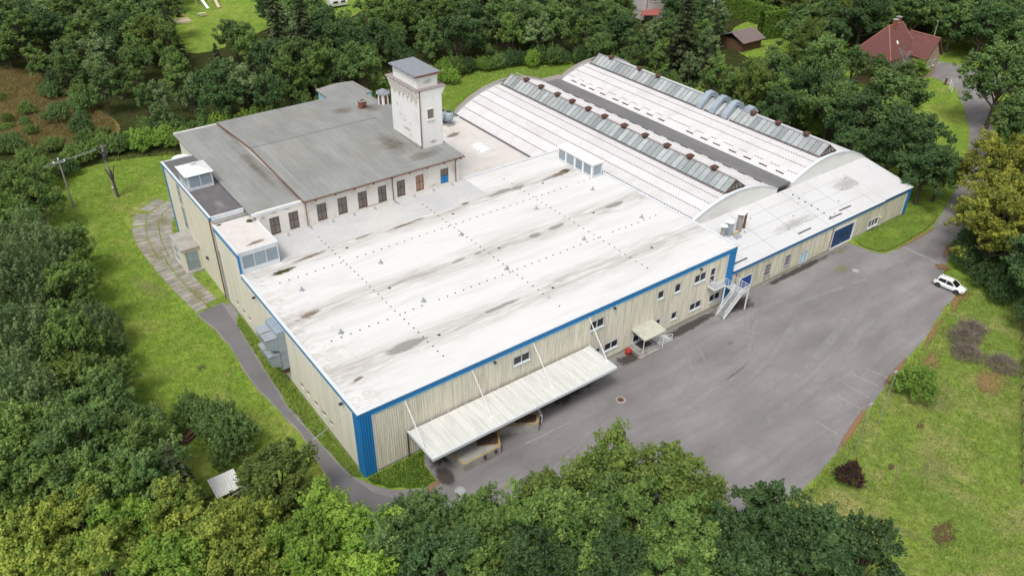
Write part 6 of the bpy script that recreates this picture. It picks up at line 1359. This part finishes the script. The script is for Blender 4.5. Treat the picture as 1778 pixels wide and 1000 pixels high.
for x, y, h, r in ((109.0, -8.6, 15, 5.6), (109.3, -14.6, 16, 6.2), (93.4, -17.6, 14.5, 6.0), (98.4, -21.0, 15, 6), (101.6, -14.6, 14.5, 5.8), (119, -9.5, 14, 5.4), (105, -19.5, 15, 6), (97, -16.2, 13, 5.4), (114, -12, 15, 6), (178.0, 13.6, 19, 5)):
    tree('fine', 'leaf_gold', x, y, h, r, 'lime_tree', 'full crowned golden green tree overhanging the drive behind the white car', 'tree', 'golden trees by the drive')
for x, y, h, r in ((90.5, -19.0, 3.4, 2.0), (93, -15.0, 3.2, 2.0), (91.5, -21.8, 4, 2.4), (95.5, -13.4, 3, 1.8), (88.6, -22.6, 3.4, 2.0), (99, -12.4, 3, 1.8), (96, -18.5, 4.4, 2.6), (104, -11.6, 3.4, 2)):
    tree('bush', 'leaf_deep', x, y, h, r, 'shrub', 'dark shrub in the undergrowth beneath the golden trees by the car', 'shrub', 'shrubs beneath the golden trees')
tree('ragged', 'leaf_spruce', -17.1, 3.9, 12, 3.4, 'spruce_tree', 'ragged half bare spruce beside the small shed', 'tree', None)
for x, y, h, r in ((40.6, 115.0, 24, 5), (45.4, 113.0, 22, 4.6)): tree('spruce', 'leaf_spruce', x, y, h, r, 'spruce_tree', 'tall dark brown green spruce towering over the back wood', 'tree', 'tall spruces behind the old building')
tree('spruce', 'leaf_spruce', 118, 68.3, 22, 5, 'spruce_tree', 'tall dark spruce behind the second arched hall', 'tree', None)
for x, y, h, r in ((-10.5, 15.2, 4.5, 2.4), (-9.6, 12.4, 4.5, 2.4), (-12.0, 18.6, 3.6, 2), (-10.7, 10.3, 4, 2)):
    tree('bush', 'leaf_dark', x, y, h, r, 'shrub', 'dark green shrub on the lawn around the timber pile', 'shrub', 'shrubs by the timber pile')
for x, y, h, r in ((-6.8, 98.4, 3.6, 2.6), (-1.4, 100.6, 3.4, 2.5), (-15.2, 111.1, 3.2, 2.4), (-13.6, 104.7, 2.6, 2), (-9.5, 129.8, 2.6, 1.5), (-5.4, 121.6, 3.6, 2.3), (-3.6, 137.0, 3.4, 2), (-2.5, 113.8, 3, 2), (1.7, 100.7, 3, 2.4), (-3.3, 105.8, 3, 2.2), (-9.6, 94.8, 3, 2), (-11, 118, 2.0, 1.2), (0, 124, 4, 2.2), (1, 127, 5, 2.4), (-1, 142, 4.4, 2.4), (-9, 108, 2.4, 1.8)):
    tree('bush', RT.choice(('leaf_dark', 'leaf_mid', 'leaf_deep')), x, y, h, r, 'shrub', 'green shrub scattered over the dry grassy slope', 'shrub', 'shrubs on the dry slope')
for x, y, h, r in ((5.0, 99.4, 3.4, 2.8), (8.2, 98.6, 3.2, 2.6), (11, 96.5, 3, 2.4)): tree('bush', 'leaf_hog', x, y, h, r, 'leafy_bush', 'bright broad leaved bush along the lawn edge behind the stairwell', 'bush', 'bright bushes at the lawn edge')
tree('bush', 'leaf_hog', 72.6, 96.8, 3.2, 2.5, 'leafy_bush', 'bright light green bush in the meadow behind the tower', 'bush', None)
tree('bush', 'leaf_hog', 60.0, -26.6, 3.4, 2.4, 'leafy_bush', 'round bright green bush at the edge of the yard', 'bush', None)
tree('bush', 'leaf_red', 41.3, -30.4, 2.1, 1.35, 'leafy_bush', 'dark reddish brown bush on the right meadow', 'bush', None)
for i, (x, y) in enumerate(((75.5, -24.4), (78.4, -24.0), (72.6, -26.4), (74.2, -30.2))):
    me = twigs(60 + i, 1.5, 1.9); me.materials.append(M['dry_twigs'])
    t = thing('brush_pile', (x, y, 0), 'low heap of grey brown cut branches on the right meadow', 'brush pile', 'brush piles on the meadow'); link('branches', me, t)
for k in range(16):
    x, y = RT.gauss(-1 if k % 2 else -13, 2.6), RT.gauss(120 if k % 3 else 138, 7)
    tree('bush', RT.choice(('leaf_dark', 'leaf_mid', 'leaf_willow', 'leaf_olive')), x, y, RT.uniform(1.0, 2.4), RT.uniform(.8, 1.4), 'shrub', 'green shrub scattered over the dry grassy slope', 'shrub', 'shrubs on the dry slope')
# clipped hedges
def hedge(name, x0, y0, x1, y1, w, h, seed, lab, mat):
    rs = np.random.RandomState(seed); L = math.hypot(x1 - x0, y1 - y0); ux, uy = (x1 - x0) / L, (y1 - y0) / L
    n = int((L * h * 2 + L * w + 2 * w * h) * 55); s = rs.uniform(0, 1, n); f = rs.choice(3, n, p=[.4, .4, .2])
    a = s * L; b = np.where(f == 0, -w / 2, np.where(f == 1, w / 2, rs.uniform(-w / 2, w / 2, n))); z = np.where(f == 2, h, rs.uniform(0, h, n)) + rs.normal(size=n) * .12
    b = b + rs.normal(size=n) * .12; z = z + .25 * np.sin(a * 4.2) * (z > h * .8)
    P = np.stack([x0 + ux * a - uy * b, y0 + uy * a + ux * b, np.maximum(z, .05)], 1)
    Nn = np.stack([-uy * np.sign(b), ux * np.sign(b), np.where(f == 2, 1.5, .3)], 1) + rs.normal(size=(n, 3)) * .4
    me = leaf_mesh('foliage', P, Nn, .3 * rs.uniform(.6, 1.2, n), .35 + .5 * rs.uniform(0, 1, n) * (np.sin(a * 4.2) * .3 + .7), 1.8, seed); me.materials.append(M[mat])
    t = tag(link(name, None, None, (x0, y0, 0)), lab, 'hedge'); o = link('foliage', me, t, (-x0, -y0, 0))
    st_ = MB()
    for k in range(int(L / 1.2)): st_.tube((x0 + ux * k * 1.2, y0 + uy * k * 1.2, 0), (x0 + ux * k * 1.2, y0 + uy * k * 1.2, h * .85), .09, .04, 5)
    st_.build('stems', 'bark', t)
hedge('clipped_hedge', 159.5, 78.5, 170.5, 76.0, 2.2, 7.0, 81, 'tall bright clipped conifer hedge beside the brown shed', 'leaf_thuja')
hedge('clipped_hedge', 171, 78.5, 172, 108, 2.0, 5.5, 82, 'long clipped conifer hedge running back from the tall hedge', 'leaf_thuja')

# the wood behind: one tree at a time, spread by seeded rejection sampling
FOREST = [(-45, 291), (-45, 178), (-9, 156), (-2, 146), (2, 132), (4, 118), (8, 108), (16, 100), (22, 96), (30, 96), (40, 98), (44, 92), (50, 94), (56, 98), (68, 101), (84, 101), (97, 96), (107, 90), (111, 74), (109.5, 66), (109.5, 53), (109, 40), (112, 34), (120, 30), (125, 34), (140, 46), (152, 54), (165, 57), (180, 56), (188, 50), (188, 30), (196, 10), (262, 40), (330, 90), (230, 250), (120, 320)]
CLEAR = [[(55, 243), (84, 226), (42, 123), (29, 122), (23, 121), (25, 145)], [(95, 217), (115, 206), (70, 128), (57, 133)], [(186, 159), (201, 151), (128, 79), (117, 86)], [(152, 84), (175, 110), (160, 69), (143, 56), (139, 48), (122, 46), (118, 56), (133, 70)], [(155, 56), (190, 52), (190, 30), (149, 24), (126, 27), (146, 46)], [(141, 104), (158, 104), (158, 120), (141, 120)], [(144, 70), (172, 70), (176, 112), (168, 112), (166, 84), (144, 84)]]
rs = np.random.RandomState(2024)
pts, tries = [], 0
cand = np.stack([rs.uniform(-45, 262, 14000), rs.uniform(6, 262, 14000)], 1)
ok = inside(FOREST, cand[:, 0], cand[:, 1])
for c_ in CLEAR: ok &= ~inside(c_, cand[:, 0], cand[:, 1])
# only the part of the wood that the view or a step aside can take in
rel = cand - np.array([CAM.x, CAM.y]); dep = rel @ np.array([sy, cy]); lat = rel @ np.array([cy, -sy])
ok &= (np.abs(lat) < dep * .68 + 14) & (dep < 285)
cand = cand[ok]; CELL = {}
for x, y in cand:
    dd = math.hypot(x - CAM.x, y - CAM.y); mind = 4.6 + max(0, dd - 140) * .020
    near = [(px, py) for gx in (-1, 0, 1) for gy in (-1, 0, 1) for px, py in CELL.get((int(x // 8) + gx, int(y // 8) + gy), ())]
    if any((px - x) ** 2 + (py - y) ** 2 < mind * mind for px, py in near): continue
    if any((px - x) ** 2 + (py - y) ** 2 < (pr_ * .75 + 1.5) ** 2 for px, py, pr_ in PLACED[:140]): continue
    CELL.setdefault((int(x // 8), int(y // 8)), []).append((x, y)); pts.append((x, y, dd))
kinds = (('slim', 'leaf_dark', 'slim_tree', 'slim green tree standing in the wood behind the factory', 'slim trees in the back wood'),
         ('broad', 'leaf_deep', 'wood_tree', 'dark round crowned tree standing in the wood behind the factory', 'round crowned trees in the back wood'),
         ('slim', 'leaf_mid', 'birch_tree', 'lighter green slender birch in the wood behind the factory', 'birches in the back wood'),
         ('fine', 'leaf_olive', 'alder_tree', 'olive tinted fine leaved alder in the wood behind the factory', 'alders in the back wood'),
         ('spruce', 'leaf_spruce', 'spruce_tree', 'narrow dark spruce among the leafy trees of the wood', 'spruces in the back wood'))
cnt = {}
for x, y, dd in pts:
    edge = dd < 150
    k = RT.choices(range(5), (5, 5, 3, 2 if edge else 1, 1 if not edge else .3))[0]
    if y < 60 and x > 150: k = 1
    sh_, mt, nm, lb, gp = kinds[k]
    h = RT.uniform(7, 11) if edge else RT.uniform(9, 15)
    if x < 20 and y < 150: h *= .8
    if x > 185: h = RT.uniform(13, 18)
    r = h * (RT.uniform(.24, .30) if sh_ == 'slim' else RT.uniform(.30, .38) if sh_ != 'spruce' else .22)
    if dd > 200: r *= 1.25
    cnt[nm] = cnt.get(nm, 0) + 1
    if cnt[nm] > 290: continue
    if nm == 'slim_tree': mt = RT.choice(('leaf_dark', 'leaf_dark', 'leaf_mid', 'leaf_willow'))
    if nm == 'wood_tree': mt = RT.choice(('leaf_deep', 'leaf_dark'))
    tree(sh_, mt, x, y, h, r, nm, lb, 'tree', gp)
print('forest trees', len(pts), cnt)
# undergrowth along the wood's edge
for a, b in zip(FOREST[6:24], FOREST[7:25]):
    L = math.hypot(b[0] - a[0], b[1] - a[1]); n = int(L / 2.6)
    for k in range(n):
        t = (k + RT.random()) / max(1, n); x, y = a[0] + (b[0] - a[0]) * t + RT.uniform(-1.2, 1), a[1] + (b[1] - a[1]) * t + RT.uniform(-2, .6)
        tree('bush', RT.choice(('leaf_dark', 'leaf_mid', 'leaf_deep', 'leaf_lime')), x, y, RT.uniform(2.4, 4.6), RT.uniform(1.6, 2.6), 'undergrowth_bush', 'leafy bush in the undergrowth along the edge of the back wood', 'bush', 'bushes along the wood edge')

# ---------------------------------------------------------------- grass and weeds as real blades
def blades(name, polys, avoid, n, hgt, wid, mat, seed, lab, z0=0.0):
    rs = np.random.RandomState(seed); X, Y = [], []
    A = np.array([[min(p[0] for p in q), max(p[0] for p in q), min(p[1] for p in q), max(p[1] for p in q)] for q in polys])
    ar = (A[:, 1] - A[:, 0]) * (A[:, 3] - A[:, 2])
    for q, a, f in zip(polys, A, ar / ar.sum()):
        m = int(n * f); x = rs.uniform(a[0], a[1], m); y = rs.uniform(a[2], a[3], m); k = inside(q, x, y)
        for v in avoid: k &= ~inside(v, x, y)
        X.append(x[k]); Y.append(y[k])
    x, y = np.concatenate(X), np.concatenate(Y); m = len(x)
    dens = .5 + .5 * np.sin(x * .7 + 1.3 * np.sin(y * .4)) * np.sin(y * .8 + 1.1 * np.sin(x * .5)); h = hgt * rs.uniform(.4, 1.3, m) * (.5 + dens)
    t = rs.uniform(0, 6.28, m); lean = rs.normal(size=(m, 2)) * h[:, None] * .6; w = wid * rs.uniform(.6, 1.4, m)
    base = np.stack([x, y, np.full(m, z0)], 1); dv = np.stack([np.cos(t) * w / 2, np.sin(t) * w / 2, np.zeros(m)], 1)
    tip = base + np.stack([lean[:, 0], lean[:, 1], h], 1)
    V = np.stack([base - dv, base + dv, tip], 1).reshape(-1, 3)
    me = bpy.data.meshes.new(name); me.vertices.add(3 * m); me.vertices.foreach_set('co', V.astype(np.float32).ravel())
    me.loops.add(3 * m); me.loops.foreach_set('vertex_index', np.arange(3 * m, dtype=np.int32)); me.polygons.add(m)
    me.polygons.foreach_set('loop_start', np.arange(0, 3 * m, 3, dtype=np.int32)); me.polygons.foreach_set('loop_total', np.full(m, 3, np.int32))
    at = me.attributes.new('tint', 'FLOAT', 'FACE'); at.data.foreach_set('value', np.clip(dens * .5 + rs.uniform(0, .5, m), 0, 1).astype(np.float32))
    me.update(calc_edges=True); me.materials.append(M[mat]); tag(link(name, me), lab, 'grass', None, 'stuff')
HALLP = [(-.1, -.1), (101.6, -.1), (101.6, 72), (-.1, 72)]
PATHP = [(-5.6, 39.6), (-6.2, 62.2), (-5.6, 73.1), (-.5, 78), (4, 78), (4, 62), (-.1, 40)]
LAWN = [(-24, 20), (-4, 5), (-4, 38), (-6.3, 60), (-5, 74), (4, 79), (14, 92), (0, 99), (-14, 97), (-18, 84), (-13, 62), (-14, 40), (-16, 30)]
blades('lawn_grass', [LAWN], [YARD, PATHP, HALLP], 110000, .16, .10, 'blade_green', 91, 'short green grass of the lawn left of the factory')
blades('meadow_grass', [[(90, -14.5), (84.6, -18.8), (71.9, -21.5), (63, -23.2), (52, -25.4), (43.5, -27.6), (35.9, -28.8), (30, -29), (34, -48), (60, -46), (90, -28)], [(58, 72), (104, 74), (108, 90), (84, 102), (62, 98)]], [YARD, HALLP], 120000, .2, .12, 'blade_green', 92, 'rough green grass of the right and rear meadows')
blades('dry_grass', [[(-20, 112), (-9, 110), (2, 107), (4, 116), (2, 128), (3, 150), (-8, 164), (-20, 168)]], [YARD, HALLP], 90000, .55, .10, 'blade_dry', 93, 'dry yellow grass standing on the open slope')
blades('edge_grass', [[(88, -15.5), (72, -21.6), (52, -25.6), (36, -29), (37, -30), (53, -26.8), (73, -22.8), (90, -17)]], [YARD, HALLP], 9000, .18, .10, 'blade_dry', 95, 'thin dry grass along the right edge of the yard')
blades('verge_weeds', [[(-.2, .2), (-.2, 36), (-1.2, 34), (-2.1, 15), (-1.2, 1)], [(.2, -.2), (6.9, -.2), (5.8, -2), (5.6, -4.6), (1.8, -3)], WEDGE], [], 26000, .22, .12, 'blade_green', 94, 'weedy grass growing along the foot of the walls', .02)
hs_.scale = (.8, .8, .85); hs_.location = (163.4, 42.6, 0)
for x, y, rx, ry, mt in ((47.0, -31.9, .9, .5, 'stain_soil'), (55.4, -30.2, 1.2, .6, 'stain_soil'), (43.2, -40.1, 3, 1.6, 'stain_soil'), (46.5, -33, 8, .5, 'stain_path'), (40, -37, 1.2, 6, 'stain_path'), (62, -29, 7, 3, 'stain_path'), (50, -35, 5, 3, 'stain_path'), (-8, 28, .8, .6, 'stain_soil'), (-8, 50, 2.5, 8, 'stain_path'), (66, -25, 8, 1.4, 'stain_litter'), (70, -31, 5, 3, 'stain_litter')):
    stain('ground_patch', x, y, .0, rx, ry, .3, mt, None)['kind'] = 'structure'
